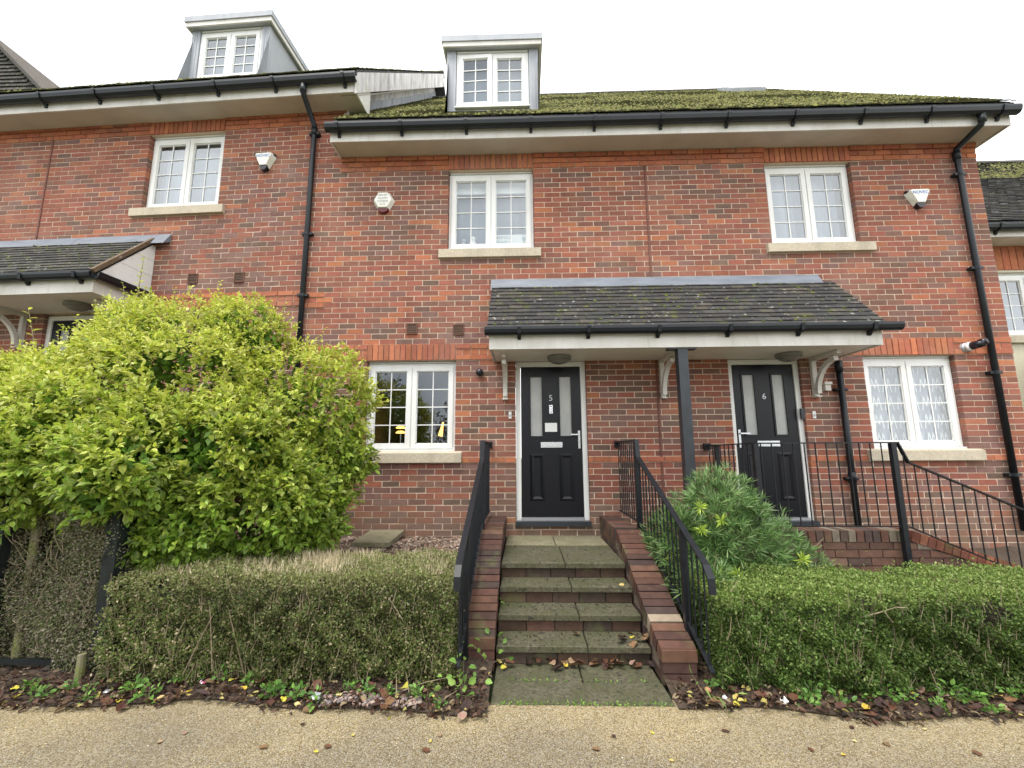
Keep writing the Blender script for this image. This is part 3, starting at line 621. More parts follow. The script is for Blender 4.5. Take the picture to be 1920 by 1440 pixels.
# ================================================================ house with door 6
h6, u, g, d = terrace(XM, XE, 1, .25, 'red brick terraced house with black door number 6 on the right', (4.0, 1.5), .02, (True, False))
window(h6, u[0], u[1], ZU-1.2, ZU); window(h6, g[0], g[1], ZG-1.2, ZG)
room(h6, u[0], u[1], ZU-1.2, ZU, 2.2); room(h6, g[0], g[1], ZG-1.2, ZG, 2.6)
d6, _ = door(h6, d[0], d[1], .70, 2.77, '6', False)
roof(h6, XM, 6.25, -.45, 6.05, 4.75, 18000, 4)
eaves(h6, XM+.001, 6.21, 5.80, -.375, 0, 1, 5.97)
gutter(h6, XM+.001, 6.27, -.375, 5.985, brackets=(1.68, 2.55, 3.42, 4.3, 5.15, 6.05))
downpipe(h6, 5.80, -.44, 5.90, 5.62, .62, (5.30, 3.95, 2.55, 1.28))
mb = MB(); mb.box((XM-.011, -.012, .3), (XM+.011, .004, 5.80)); part('movement_joint', mb, 'sealant', h6)
# roof window near the ridge
zz = lambda y: 6.05+(y+.45)*SLOPE
mb = MB(); mb.hexa([(4.75, 3.55, zz(3.55)+.02), (5.55, 3.55, zz(3.55)+.02), (5.55, 4.2, zz(4.2)+.02), (4.75, 4.2, zz(4.2)+.02), (4.75, 3.52, zz(3.55)+.10), (5.55, 3.52, zz(3.55)+.10), (5.55, 4.17, zz(4.2)+.10), (4.75, 4.17, zz(4.2)+.10)]); rw = part('roof_window', mb, 'lead_pale', h6)
mb = MB(); mb.hexa([(4.82, 3.57, zz(3.6)+.085), (5.48, 3.57, zz(3.6)+.085), (5.48, 4.11, zz(4.15)+.085), (4.82, 4.11, zz(4.15)+.085), (4.82, 3.56, zz(3.6)+.108), (5.48, 3.56, zz(3.6)+.108), (5.48, 4.10, zz(4.15)+.108), (4.82, 4.10, zz(4.15)+.108)]); part('pane', mb, 'frosted', rw)
# ================================================================ upper neighbour on the left (stands higher, terrace bends slightly)
DZ = .79; DE = .755; XA = -10.2; H4 = []
h4 = thing('terraced_house', 'red brick terraced house on higher ground behind the big variegated bush', 'house', ((XA+XB)/2, .1, .3), 'terraced houses'); H4.append(h4)
u4 = (-5.80, -4.61); zu = ZU+DZ; zg = ZG+DZ
ops = [(u4[0], u4[1], zu-1.2, zu), (-7.05, -6.13, .7+DZ, zg), (XP, -2.0, 0, 5.80)]
bands = upper_band(zu)+lower_band(zg)+[dict(z=zu, h=.225, x=u4, proud=.02)]
brick_wall(h4, XA, -2.74, .25, 5.80+DE, zg, ops, bands, phase=.02, focus=(-3.6, 4.0), cut=[(-5.93, -4.49, zu-1.35, zu-1.2)])
sill(h4, -5.93, -4.49, zu-1.2); window(h4, u4[0], u4[1], zu-1.2, zu); room(h4, u4[0], u4[1], zu-1.2, zu, 2.0)
door(h4, -7.05, -6.13, .7+DZ, 2.77+DZ, '4', True)
roof(h4, XA, -2.42, -.45, 6.05+DE, 4.5, 18000, 5)
dormer(h4, -5.37, -4.09, 7.28, 8.21, .05, -5.235, -4.215, 7.30, 8.20, -.45, 6.05+DE, -5.43, -4.02)
eaves(h4, XA, -2.47, 5.80+DE, -.375, 0, 1, 5.97+DE)
gutter(h4, XA, -2.42, -.375, 5.985+DE, brackets=(-8.0, -7.1, -6.25, -5.35, -4.45, -3.6, -2.6))
downpipe(h4, -3.19, -.44, 5.88+DE, 6.25, .6, (6.18, 4.62, 3.72), dx=.02)
mb = MB(); mb.box((-7.411, -.012, .5), (-7.389, .004, 5.80+DE)); part('movement_joint', mb, 'sealant', h4)
vent(h4, -4.86, 4.04); vent(h4, -4.17, 4.035)
# gable above the lower roof: bargeboard, cladding and stepped flashing
e4 = 6.05+DE
mb = MB(); mb.prism([(-.42, e4-.34), (-.42, e4-.015), (4.5, e4+4.95*SLOPE-.03), (4.5, e4+4.95*SLOPE-.42)], 'x', -2.445, -2.418); part('bargeboard', mb, 'stained_white', h4)
mb = MB(); mb.prism([(-.30, e4-.26), (4.4, e4+4.85*SLOPE-.38), (4.4, e4+4.85*SLOPE-.40), (-.30, e4-.28)], 'x', -2.70, -2.446); part('verge_soffit', mb, 'soffit', h4)
mb = MB(); mb.prism([(-.02, 5.85), (-.02, e4+.1), (4.6, e4+4.9*SLOPE-.2), (9.0, e4+.4), (9.0, 5.85)], 'x', -2.78, -2.70); part('gable_wall', mb, 'stained_white', h4)
for k in range(9):
    ya = .06+k*.52; z_ = lambda y: 6.05+(y+.45)*SLOPE
    mb = MB(); mb.prism([(ya, z_(ya)+.03), (ya, z_(ya)+.19), (ya+.50, z_(ya+.5)+.19), (ya+.50, z_(ya+.5)+.03)], 'x', -2.699, -2.690+.002*(k % 2)); part('flashing', mb, 'lead_pale', h4)

# ================================================================ porch canopies
def canopy(name, label, x0, x1, z, fx0, fx1, bx, post=None, tiles_focus=None, end_board=None, grp=None):
    c = thing(name, label, 'canopy', ((x0+x1)/2, -.3, z), 'porch canopies')
    zs = z; yf = -.76
    mb = MB(); n = 9
    for i in range(n): a = yf+.03+(-.006-yf-.03)*i/n; b = yf+.03+(-.006-yf-.03)*(i+1)/n; mb.box((x0+.03, a+.003, zs), (x1-.03, b-.001, zs+.02))
    mb.box((x0+.03, yf+.03, zs+.012), (x1-.03, -.006, zs+.03)); part('soffit_boards', mb, 'canopy_soffit', c)
    mb = MB(); mb.box((x0, yf, zs-.012), (x1, yf+.028, zs+.155)); part('fascia', mb, 'fascia', c)
    for xa in (x0+.001, x1-.024):
        mb = MB(); mb.prism([(yf+.029, zs-.012), (-.004, zs-.012), (-.004, zs+.95), (yf+.029, zs+.15)], 'x', xa, xa+.022); part('cheek', mb, 'fascia', c)
    ye, ze, yt, zt = -.83, zs+.195, -.045, zs+1.02; L = math.hypot(yt-ye, zt-ze); dy, dz = (yt-ye)/L, (zt-ze)/L; ny, nz = -dz, dy
    mb = MB(); mb.prism([(ye+.02, ze-.03), (yt, zt-.03), (-.005, zt-.03), (-.005, zt-.10), (ye+.05, ze-.05)], 'x', x0+.03, x1-.03, (.06, .06, .06)); rf = part('roof', mb, 'tile', c)
    rows = 12; gz = L/rows; items = []
    for j in range(rows):
        off = (j % 2)*.0825; n = int((x1-x0)/.165)+2
        for i in range(-1, n):
            a = max(x0-.02, x0-.02+i*.165+off+.0015); b = min(x1+.02, x0-.02+(i+1)*.165+off-.0015)
            if b-a < .03: continue
            items.append((j, a, b))
    items.sort(key=lambda t: (t[2]-t[1] < .16, (t[1]-tiles_focus)**2*.12 + t[0]*.35))
    def tile(mb, j, a, b, c, ox=0, oy=0, oz=0):
        s = j*gz; t = .013; l1 = .030+random.uniform(-.002, .005); l2 = .014; s1 = min(s+gz*1.45, L); k = random.uniform(-.003, .003)
        q = lambda sx, h: (ye+dy*sx+ny*h, ze+dz*sx+nz*h)
        (y0, z0), (y1, z1), (y2, z2), (y3, z3) = q(s+k, l1-t), q(s+k, l1), q(s1, l2), q(s1, l2-t)
        mb.hexa([(a-ox, y0-oy, z0-oz), (b-ox, y0-oy, z0-oz), (b-ox, y3-oy, z3-oz), (a-ox, y3-oy, z3-oz), (a-ox, y1-oy, z1-oz), (b-ox, y1-oy, z1-oz), (b-ox, y2-oy, z2-oz), (a-ox, y2-oy, z2-oz)], c)
    cache = {}; rest = MB(); cnt = 0
    for j, a, b in items:
        if cnt < 300 and b-a > .16:
            cnt += 1; k = (j == rows-1, random.randrange(12)); 
            oy, oz = ye+dy*j*gz, ze+dz*j*gz
            if k not in cache:
                mb = MB(); tile(mb, j, a, b, pick(TPAL), a, oy, oz); cache[k] = mb.mesh('tile')
            link('tile', cache[k], 'tile', rf, (a, oy, oz))
        else: tile(rest, j, a, b, pick(TPAL))
    if rest.f: o = part('tile', rest, 'tile', rf); o['kind'] = 'stuff'
    # moss in the laps
    nm = int(240*(x1-x0)/4.5); rg = np.random.default_rng(int(abs(x0)*10)+3); sx = (rg.integers(0, rows, nm)*gz+rg.uniform(-.01, .035, nm)); xx = rg.uniform(x0, x1, nm); r = rg.uniform(.006, .022, nm)
    V = []
    for q in range(6):
        t = math.pi*q/3; rr = r*rg.uniform(.7, 1.3, nm); s_q = sx+rr*.7*math.sin(t); V.append(np.stack([xx+rr*1.5*math.cos(t), ye+dy*s_q+ny*.026, ze+dz*s_q+nz*.026], 1))
    V.append(np.stack([xx, ye+dy*sx+ny*(.028+r*.6), ze+dz*sx+nz*(.028+r*.6)], 1)); V = np.stack(V, 1).reshape(-1, 3)
    F = (np.arange(nm)[:, None, None]*7+np.array([[q, (q+1) % 6, 6] for q in range(6)])[None]).reshape(-1, 3)
    cl = np.array([[.10, .13, .025], [.16, .17, .04], [.06, .08, .02]])[rg.integers(0, 3, nm)]
    o = link('moss', np_mesh('moss', V, F, np.repeat(cl, 7, 0)), 'moss', rf); o['kind'] = 'stuff'
    npc = max(1, round((fx1-fx0)/1.5)); 
    for k in range(npc):
        a, b = fx0+(fx1-fx0)*k/npc, fx0+(fx1-fx0)*(k+1)/npc; e = .003*(k % 2); mb = MB()
        mb.hexa([(a, -.125-e, zt-.068), (b+.03, -.125-e, zt-.068), (b+.03, -.004, zt-.0), (a, -.004, zt-.0), (a, -.118-e, zt-.05), (b+.03, -.118-e, zt-.05), (b+.03, -.008-e, zt+.125), (a, -.008-e, zt+.125)]); part('flashing', mb, 'lead', c)
    gx1 = x1+.05 if end_board else x1+.17
    mb = MB(); zt_g = zs+.225; cy = yf-.062
    prof = [(cy-.055, zt_g), (cy-.057, zt_g-.03), (cy-.045, zt_g-.066), (cy-.018, zt_g-.085), (cy+.022, zt_g-.085), (cy+.05, zt_g-.06), (cy+.055, zt_g), (cy+.045, zt_g-.01), (cy+.03, zt_g-.06), (cy-.03, zt_g-.06), (cy-.047, zt_g-.01)]
    mb.prism(prof, 'x', x0-.045, gx1); part('gutter', mb, 'black_gutter', c)
    nb = 6
    for k in range(nb):
        x = x0+.35+(x1-x0-.5)*k/(nb-1); mb = MB(); mb.prism([(cy-.064, zt_g-.01), (cy-.052, zt_g-.074), (cy-.018, zt_g-.093), (cy+.03, zt_g-.093), (cy+.061, zt_g-.075), (cy+.061, zt_g-.125), (cy+.048, zt_g-.13), (cy+.02, zt_g-.10), (cy-.02, zt_g-.101), (cy-.058, zt_g-.08), (cy-.072, zt_g-.01)], 'x', x-.02, x+.02); part('gutter_bracket', mb, 'black_gutter', c)
    for x in bx:   # curved timber brackets
        mb = MB(); w = .028
        mb.box((x-w, -.055, zs-.50), (x+w, -.003, zs-.002))
        mb.box((x-w+.004, -.52, zs-.05), (x+w-.004, -.0555, zs-.003))
        pts = []; n = 12
        for k in range(n+1):
            t = (math.pi/2)*k/n; pts.append((-.06-.40*(1-math.cos(t)), zs-.47+.40*math.sin(t)))
        for k in range(n):
            (ya, za), (yb, zb) = pts[k], pts[k+1]; tx, tz = yb-ya, zb-za; l = math.hypot(tx, tz); px, pz = tz/l*.05, -tx/l*.05
            mb.hexa([(x-w+.002, ya-px*0, za), (x+w-.002, ya, za), (x+w-.002, yb, zb), (x-w+.002, yb, zb), (x-w+.002, ya-px, za-pz), (x+w-.002, ya-px, za-pz), (x+w-.002, yb-px, zb-pz), (x-w+.002, yb-px, zb-pz)])
        mb.box((x-w-.004, -.10, zs-.515), (x+w+.004, -.002, zs-.4995)); part('bracket', mb, 'fascia', c)
    if end_board:
        xe = x1+.004; nb = 7
        for k in range(nb):
            za = zs+.16+k*.115; zb = za+.112; yA = min(-.05, ye+(za-ze)/(dz/dy)+.05); yB = min(-.045, ye+(zb-ze)/(dz/dy)+.05)
            if za > zt-.05: break
            mb = MB(); mb.prism([(yA, za), (-.005, za), (-.005, min(zb, zt)), (yB, min(zb, zt))], 'x', xe, xe+.014+.003*(k % 2)); part('weatherboard', mb, 'upvc', c)
        mb = MB(); mb.prism([(p[0]-cy+x1+.075, p[1]) for p in prof], 'y', yf-.06, -.01); part('side_gutter', mb, 'black_gutter', c)
        mb = MB(); mb.bar((xe+.012, ye+.02, ze+.05), (xe+.012, yt, zt+.03), .05, .05, (.16, .11, .07), up=(1, 0, 0)); part('verge', mb, 'tile', c)
    if post:
        px, py = post; mb = MB(); mb.box((px-.055, py-.055, .3), (px+.055, py+.055, zs-.03)); mb.box((px-.16, py-.05, zs-.029), (px+.16, py+.05, zs-.0125)); part('post', mb, 'post_metal', c)
    return c
canopy('porch_canopy', 'slate grey tiled porch canopy shared by doors 5 and 6', -.575, 3.885, 2.77, -.61, 3.74, (-.42, 1.62, 3.555), post=(1.645, -.69), tiles_focus=1.4)
mb = MB(); mb.tube([(3.86, -.06, 2.70), (3.86, -.06, .62)], .036, 12); mb.tube([(3.86, -.06, 2.72), (3.86, -.06, 2.58)], .045, 12); mb.tube([(3.86, -.06, 1.32), (3.86, -.06, 1.20)], .043, 12)
for z in (2.35, 1.24): mb.box((3.785, -.07, z-.016), (3.935, .004, z+.016))
part('downpipe', mb, 'black_gutter', h6, True)
H4.append(canopy('porch_canopy', 'mossy tiled porch canopy with white boarded end at the far left', -9.6, -5.50, 2.77+DZ+.03, -9.6, -5.29, (-7.34, -5.72), tiles_focus=-5.9, end_board=True))

# tuft of grass growing in the canopy gutter
n = 46; P = np.stack([rng.normal(.52, .05, n), np.full(n, -.80), np.full(n, 2.985)], 1); A = rdir(n, (0, -.5, .3), .6); A[: n//2] = rdir(n//2, (-.2, -.8, -.9), .4)
V, F, C = blades(P, A, rdir(n), rng.uniform(.04, .11, n), rng.uniform(.004, .007, n), np.array([[.25, .25, .07]])*rng.uniform(.6, 1.4, (n, 1)))
tag(link('grass_tuft', np_mesh('grass_tuft', V, F, C), 'leaf'), 'small grass tuft sprouting from the canopy gutter above door 5', 'grass')

# ================================================================ fittings on the walls
def bulkhead(x, y, z, label):
    t = thing('bulkhead_light', label, 'lamp', (x, y, z), 'oval bulkhead lamps under the canopies')
    mb = MB(); mb.lathe([(.145, 0), (.15, -.02), (.145, -.045), (.12, -.05)], (x, y, z), n=28); part('body', mb, 'bulkhead', t, True)
    mb = MB(); mb.lathe([(.12, -.045), (.105, -.075), (.06, -.092), (.0, -.096)], (x, y, z), n=28); part('diffuser', mb, 'bulkhead', t, True); return t
bulkhead(.27, -.30, 2.768, 'round grey bulkhead lamp under the canopy above door 5'); bulkhead(3.10, -.30, 2.768, 'round grey bulkhead lamp under the canopy above door 6')
H4.append(bulkhead(-6.15, -.35, 2.77+DZ+.028, 'round grey bulkhead lamp under the far left canopy'))
def alarm_tri(x, z, label, s=.155, skew=1):
    t = thing('alarm_box', label, 'alarm', (x, 0, z-.1), 'white burglar alarm boxes')
    o = [(-.95, .62), (-.8, .78), (.8, .78), (.95, .62), (.98, .42), (.38, -.66), (-.38, -.66), (-.98, .42)]; i = [(-.70, .70), (.70, .70), (.78, .56), (.30, -.5), (-.30, -.5), (-.78, .56)]
    mb = MB(); F = [(x+a*s, -.085, z+b*s) for a, b in i]; Bk = [(x+a*s, -.004, z+b*s) for a, b in [o[1], o[2], o[4], o[5], o[6], o[7]]]
    mb.face(F)
    for k in range(6): l = (k+1) % 6; mb.face([F[k], Bk[k], Bk[l], F[l]])
    part('cover', mb, 'alarm_white', t)
    mb = MB(); mb.prism([(x-.36*s, z-.52*s), (x+.36*s, z-.52*s), (x+.34*s, z-.72*s), (x+.16*s, z-.94*s), (x-.16*s, z-.94*s), (x-.34*s, z-.72*s)], 'y', -.072, -.006); part('strobe', mb, 'dark_plastic', t)
    mb = MB(); mb.box((x-s*.95, -.05, z+.55*s), (x-s*.74, -.005, z+.74*s)); mb.box((x+s*.74, -.05, z+.55*s), (x+s*.95, -.005, z+.74*s)); part('bolt_cap', mb, 'dark_plastic', t)
    text_part('lettering', 'NOVEC', .062, 'blue_print', t, (x, -.0865, z+.40*s)); return t
H4.append(alarm_tri(-3.92, 5.79, 'white triangular alarm box with blue lettering beside the left downpipe')); alarm_tri(5.215, 4.97, 'white triangular alarm box with blue lettering near the right corner')
def alarm_hex(x, z):
    t = thing('alarm_box', 'white hexagonal alarm box with red lens left of the upper window', 'alarm', (x, 0, z-.1), 'white burglar alarm boxes')
    s = .155; o = [(math.cos(R_(60*k)), math.sin(R_(60*k))) for k in range(6)]
    F = [(x+a*s*.78, -.07, z+b*s*.80) for a, b in o]; Bk = [(x+a*s, -.004, z+b*s) for a, b in o]; mb = MB(); mb.face(F)
    for k in range(6): l = (k+1) % 6; mb.face([F[k], Bk[k], Bk[l], F[l]])
    part('cover', mb, 'alarm_white', t)
    mb = MB(); mb.prism([(x-.52*s, z-.80*s), (x+.52*s, z-.80*s), (x+.36*s, z-1.05*s), (x+.12*s, z-1.15*s), (x-.12*s, z-1.15*s), (x-.36*s, z-1.05*s)], 'y', -.055, -.005); part('lens', mb, 'red_lens', t)
    for txt, sz, dz in (('SECURE', .036, .070), ('ALARM', .044, .025), ('SYSTEMS', .042, -.024), ('24 HR', .03, -.07)): text_part('lettering', txt, sz, 'grey_print', t, (x, -.0715, z+dz))
alarm_hex(-2.135, 5.10)
t = thing('dome_camera', 'small black dome camera on the brick left of door 5', 'camera', (-.755, -.05, 2.55))
mb = MB(); mb.lathe([(.045, -.001), (.045, -.03), (.03, -.034)], (-.755, 0, 2.62), 'y', 18); part('mount', mb, 'dark_plastic', t, True)
mb = MB(); mb.lathe([(.012, .02), (.038, .012), (.05, -.012), (.048, -.035), (.035, -.055), (.012, -.066)], (-.755, -.052, 2.618), 'y', 18); part('ball', mb, 'dark_plastic', t, True)
t = thing('security_camera', 'white and black bullet camera near the right downpipe', 'camera', (5.56, -.05, 2.80))
mb = MB(); mb.lathe([(.068, -.001), (.068, -.018), (.055, -.04), (.04, -.045)], (5.53, 0, 2.885), 'y', 20); part('mount', mb, 'satin_grey', t, True)
mb = MB(); mb.lathe([(.045, -.04), (.058, -.055), (.058, -.075), (.05, -.085)], (5.535, 0, 2.89), 'y', 20); part('collar', mb, 'upvc', t, True)
mb = MB(); mb.tube([(5.54, -.08, 2.892), (5.565, -.15, 2.900), (5.59, -.20, 2.905)], [.052, .048, .04], 16); mb.tube([(5.57, -.15, 2.915), (5.60, -.22, 2.925)], [.045, .036], 16); part('barrel', mb, 'dark_plastic', t, True)
def bell(x, z, mat, label, w=.018, h=.045, y=-.018):
    t = thing('doorbell', label, 'doorbell', (x, 0, z-h)); mb = MB(); mb.box((x-w, y, z-h), (x+w, -.001 if y > -.03 else .05, z+h)); part('housing', mb, mat, t)
    mb = MB(); mb.box((x-w*.5, y-.005, z-h*.45), (x+w*.5, y-.0005, z+h*.1)); part('button', mb, 'grey_print', t)
bell(-.36, 2.06, 'upvc', 'small white doorbell on brick left of door 5'); bell(3.515, 2.035, 'upvc', 'small white doorbell on brick right of door 6'); bell(3.385, 2.05, 'dark_plastic', 'black video doorbell on the white frame of door 6', .024, .068, .022)
t = thing('camera_bracket', 'pale box fitting on brick behind the right canopy bracket', 'fitting', (3.70, -.04, 2.33)); mb = MB(); mb.box((3.67, -.05, 2.34), (3.74, -.001, 2.44)); mb.box((3.655, -.07, 2.42), (3.75, -.0505, 2.45)); part('box', mb, 'fascia', t)
t = tag(part('paper_note', (lambda m: (m.box((dxm-.082, dy-.014, dzb-.86), (dxm+.075, dy-.0125, dzb-.745)), m)[1])(MB()), 'white_paper', None), 'white paper note stuck on door 5 below the knocker', 'note')

# things behind the glass
curtain(u4[0]+.02, u4[1]-.02, zu-1.22, zu, .24, 'white net curtain behind the window of the higher left house', fold=.02); H4.append(bpy.data.objects['net_curtain'])
curtain(3.24, 4.38, 4.36, 5.57, .24, 'plain white net curtain behind the upper window above door 6', fold=.025)
curtain(4.24, 5.36, 1.60, 2.80, .24, 'white lace curtain with zigzag pattern behind the lower right window', lace=True, fold=.025)
curtain(-1.20, -.04, 4.36, 5.57, .34, 'pale voile curtain behind the upper window above door 5', fold=.012, name='voile_curtain')
mb = MB(); mb.box((-1.19, .20, 5.33), (-.05, .205, 5.56)); mb.tube([(-1.19, .2025, 5.325), (-.05, .2025, 5.325)], .012, 8); tag(part('roller_blind', mb, 'white_paper', None), 'white roller blind half lowered behind the upper window of house 5', 'blind')
t = thing('street_name_card', 'white card printed ANFIELD ROAD L4 propped in the upper window', 'sign', (-.31, .165, 4.495))
mb = MB(); mb.box((-.56, .165, 4.495), (-.10, .170, 4.66)); part('card', mb, 'white_paper', t)
text_part('lettering', 'ANFIELD', .058, 'teal_print', t, (-.44, .163, 4.613)); text_part('lettering', 'ROAD L4', .056, 'teal_print', t, (-.44, .163, 4.545))
mb = MB(); mb.prism([(-.175, 4.51), (-.165, 4.55), (-.185, 4.60), (-.17, 4.635), (-.155, 4.60), (-.135, 4.64), (-.14, 4.585), (-.155, 4.55), (-.15, 4.51)], 'y', .1625, .1645); part('emblem', mb, 'teal_print', t)
def bear(x, z, mat, label, k=1.0):
    t = thing('soft_toy', label, 'toy', (x, .17, z)); mb = MB(); mb.lathe([(.03*k, 0), (.065*k, .02*k), (.07*k, .07*k), (.045*k, .12*k), (.02*k, .14*k)], (x, .175, z), n=14); part('body', mb, mat, t, True)
    mb = MB(); mb.lathe([(.02*k, .12*k), (.045*k, .14*k), (.05*k, .17*k), (.03*k, .21*k), (.0, .215*k)], (x, .175, z), n=14); part('head', mb, mat, t, True)
bear(-.885, 4.47, 'white_paper', 'white soft toy sitting in the upper window of house 5', .8); bear(-1.02, 4.47, 'lead_pale', 'pale blue soft toy in the corner of the upper window', .65)
# lit lamps in the front room
t = thing('table_lamp', 'lit yellow table lamp inside the lower left window', 'lamp', (-2.24, 1.6, 1.07), 'lit lamps indoors')
for zz_ in (2.03, 1.95):
    mb = MB(); mb.lathe([(.045, 0), (.085, -.03), (.07, -.04)], (-2.24, 1.6, zz_), n=16); part('lamp_shade', mb, 'lamp_glow', t, True)
mb = MB(); mb.tube([(-2.24, 1.6, 1.07), (-2.24, 1.6, 1.92)], .016, 8); part('stem', mb, 'chrome', t)
t = thing('floor_lamp', 'slim lit lamp glowing in the right pane of the lower left window', 'lamp', (-1.56, 1.6, 1.07), 'lit lamps indoors')
mb = MB(); mb.tube([(-1.575, 1.6, 1.86), (-1.53, 1.6, 2.09)], [.04, .012], 8); part('glowing_tube', mb, 'lamp_glow', t); mb = MB(); mb.tube([(-1.575, 1.6, 1.07), (-1.575, 1.6, 1.86)], .012, 8); part('stem', mb, 'chrome', t)
t = thing('armchair', 'dark armchair in the room behind the lower left window', 'chair', (-1.80, 2.0, 1.07)); mb = MB(); mb.box((-2.0, 2.2, 1.07), (-1.72, 2.32, 2.30)); part('backrest', mb, 'room_dark', t); mb = MB(); mb.box((-2.02, 1.8, 1.07), (-1.70, 2.19, 1.6)); part('seat', mb, 'room_dark', t)

# ================================================================ steps to door 5
st = thing('entrance_steps', 'concrete slab steps with brick risers leading up to door 5', 'steps', (.17, -1.3, 0))
SX0, SX1 = -.405, .745; xm = .19
TR = [(.563, -1.405), (.425, -1.655), (.285, -1.915), (.150, -2.165)]   # tread height, nosing y
def slab(x0, x1, y0, y1, z, th, mat, parent, rot=0):
    mb = MB(); e = .006; j = lambda: random.uniform(-.004, .004); g = .004
    top = [(x0+g+e+j(), y0+e+j(), z+j()*.5), (x1-g-e+j(), y0+e+j(), z+j()*.5), (x1-g-e, y1-e, z+j()*.5), (x0+g+e, y1-e, z+j()*.5)]; md = [(x0+g, y0, z-e*1.3), (x1-g, y0, z-e*1.3), (x1-g, y1, z-e*1.3), (x0+g, y1, z-e*1.3)]; bt = [(p[0], p[1], z-th) for p in md]
    mb.face(top)
    for k in range(4): l = (k+1) % 4; mb.face([md[k], md[l], top[l], top[k]]); mb.face([bt[k], bt[l], md[l], md[k]])
    mb.face(bt[::-1]); return part('slab', mb, mat, parent)
slab(SX0, .16, -.62, -.004, .561, .05, 'sandstone', st); slab(.16, SX1, -.62, -.004, .560, .05, 'sandstone', st)
slab(SX0, xm, -1.405, -.625, .563, .048, 'concrete', st); slab(xm, SX1, -1.405, -.625, .562, .048, 'concrete', st)
for k, (z, y) in enumerate(TR[1:]):
    yb = TR[k][1]+.04; s = xm+.03*(k+1); slab(SX0, s, y, yb, z, .046, 'concrete', st); slab(s, SX1, y, yb, z-.001, .046, 'concrete', st)
for x0, x1 in ((SX0, .21), (.21, SX1)):
    slab(x0, x1, -2.385, -2.125, .012, .06, 'concrete', st); slab(x0-.005, x1+.01, -2.655, -2.388, .010, .06, 'concrete', st)
mb = MB(); mb.box((SX0, -2.12, 0), (SX1, -.01, .10))
for k, (z, y) in enumerate(TR): mb.box((SX0+.001, y+.05, .0), (SX1-.001, -.006, z-.05))
part('core', mb, 'damp_mortar', st)
for k, (z, y) in enumerate(TR):
    zb = TR[k+1][0] if k < 3 else .012; h = z-.05-zb; n = 5
    for i in range(n):
        a = SX0+(SX1-SX0)*i/n; b = SX0+(SX1-SX0)*(i+1)/n; link('brick', brick_shared(b-a-.01, h-.004, .04, [((.085, .052, .036), 3), ((.065, .046, .035), 2), ((.11, .06, .042), 1)], 'r'), 'damp_brick', st, (a+.005, y+.028, zb+.002))
DP = [((.105, .05, .036), 4), ((.08, .043, .034), 4), ((.065, .042, .036), 3), ((.135, .07, .047), 2)]
def flank(x0, x1, yend, label, pale_at=None, zf=.80, yk=-1.02):
    t = thing('brick_kerb_wall', label, 'wall', ((x0+x1)/2, -1.2, 0), 'low brick walls beside the steps')
    ze = .225; slope = (zf-ze)/(yk-yend)   # per metre forwards
    zt = lambda y: zf if y > yk else zf-(yk-y)*slope
    mb = MB(); mb.prism([(-.008, 0), (-.008, zf-.115), (yk, zf-.115), (yend+.02, ze-.11), (yend+.02, 0)], 'x', x0+.006, x1-.006); core = part('core', mb, 'damp_mortar', t)
    # stretcher courses on the long faces and the front end
    for r in range(11):
        z = .004+r*.075
        y = -.004-(.1125 if r % 2 else 0)
        while y > yend:
            yn = max(y-.215, yend); 
            if min(zt(y), zt(yn))-.115 > z+.07 and y-yn > .05:
                for xa in (x0, x1-.10): link('brick', brick_shared(.10, .065, .215 if abs(y-yn-.215) < 1e-3 else y-yn, DP, 'd'), 'damp_brick', t, (xa, yn, z))
            y = yn-.01
    s = 0; y = -.006
    while y-.068 > yk: link('brick', brick_shared(x1-x0+.012, .105, .068, DP, 'd'), 'damp_brick', t, (x0-.006, y-.068, zf-.108)); y -= .079
    L = math.hypot(yk-yend, zf-ze); n = round(L/.084); dy, dz = (yend-yk)/L, (ze-zf)/L; cache = []
    for k in range(n):
        a = k*L/n+.005; b = (k+1)*L/n-.005; q = lambda s, h: (yk+dy*s+dz*h*1, zf+dz*s-dy*h)
        pal = [((.34, .28, .19), 1)] if pale_at == k else DP
        jx = random.uniform(-.003, .003); ht = random.uniform(-.004, .004)
        (ya, za), (yb, zb), (yc, zc), (yd, zd) = q(a, -.105), q(b, -.105), q(b, ht), q(a, ht)
        mb = MB(); P = [(x0-.006+jx, yb, zb), (x1+.006+jx, yb, zb), (x1+.006+jx, ya, za), (x0-.006+jx, ya, za), (x0-.006+jx, yc, zc), (x1+.006+jx, yc, zc), (x1+.006+jx, yd, zd), (x0-.006+jx, yd, zd)]
        mb.hexa(P, pick(pal)); part('coping_brick', mb, 'damp_brick', t)
    # front end bricks
    for z in (.006, .081): link('brick', brick_shared(x1-x0, .066, .09, DP, 'd'), 'damp_brick', t, (x0, yend-.012, z))
    link('brick', brick_shared(x1-x0+.01, .075, .10, DP, 'd'), 'damp_brick', t, (x0-.005, yend-.02, .152))
    return t
flank(-.640, -.415, -2.22, 'low sloping brick wall on the left side of the steps to door 5')
flank(.755, .985, -2.40, 'low sloping brick wall on the right side of the steps with one pale brick', pale_at=14)

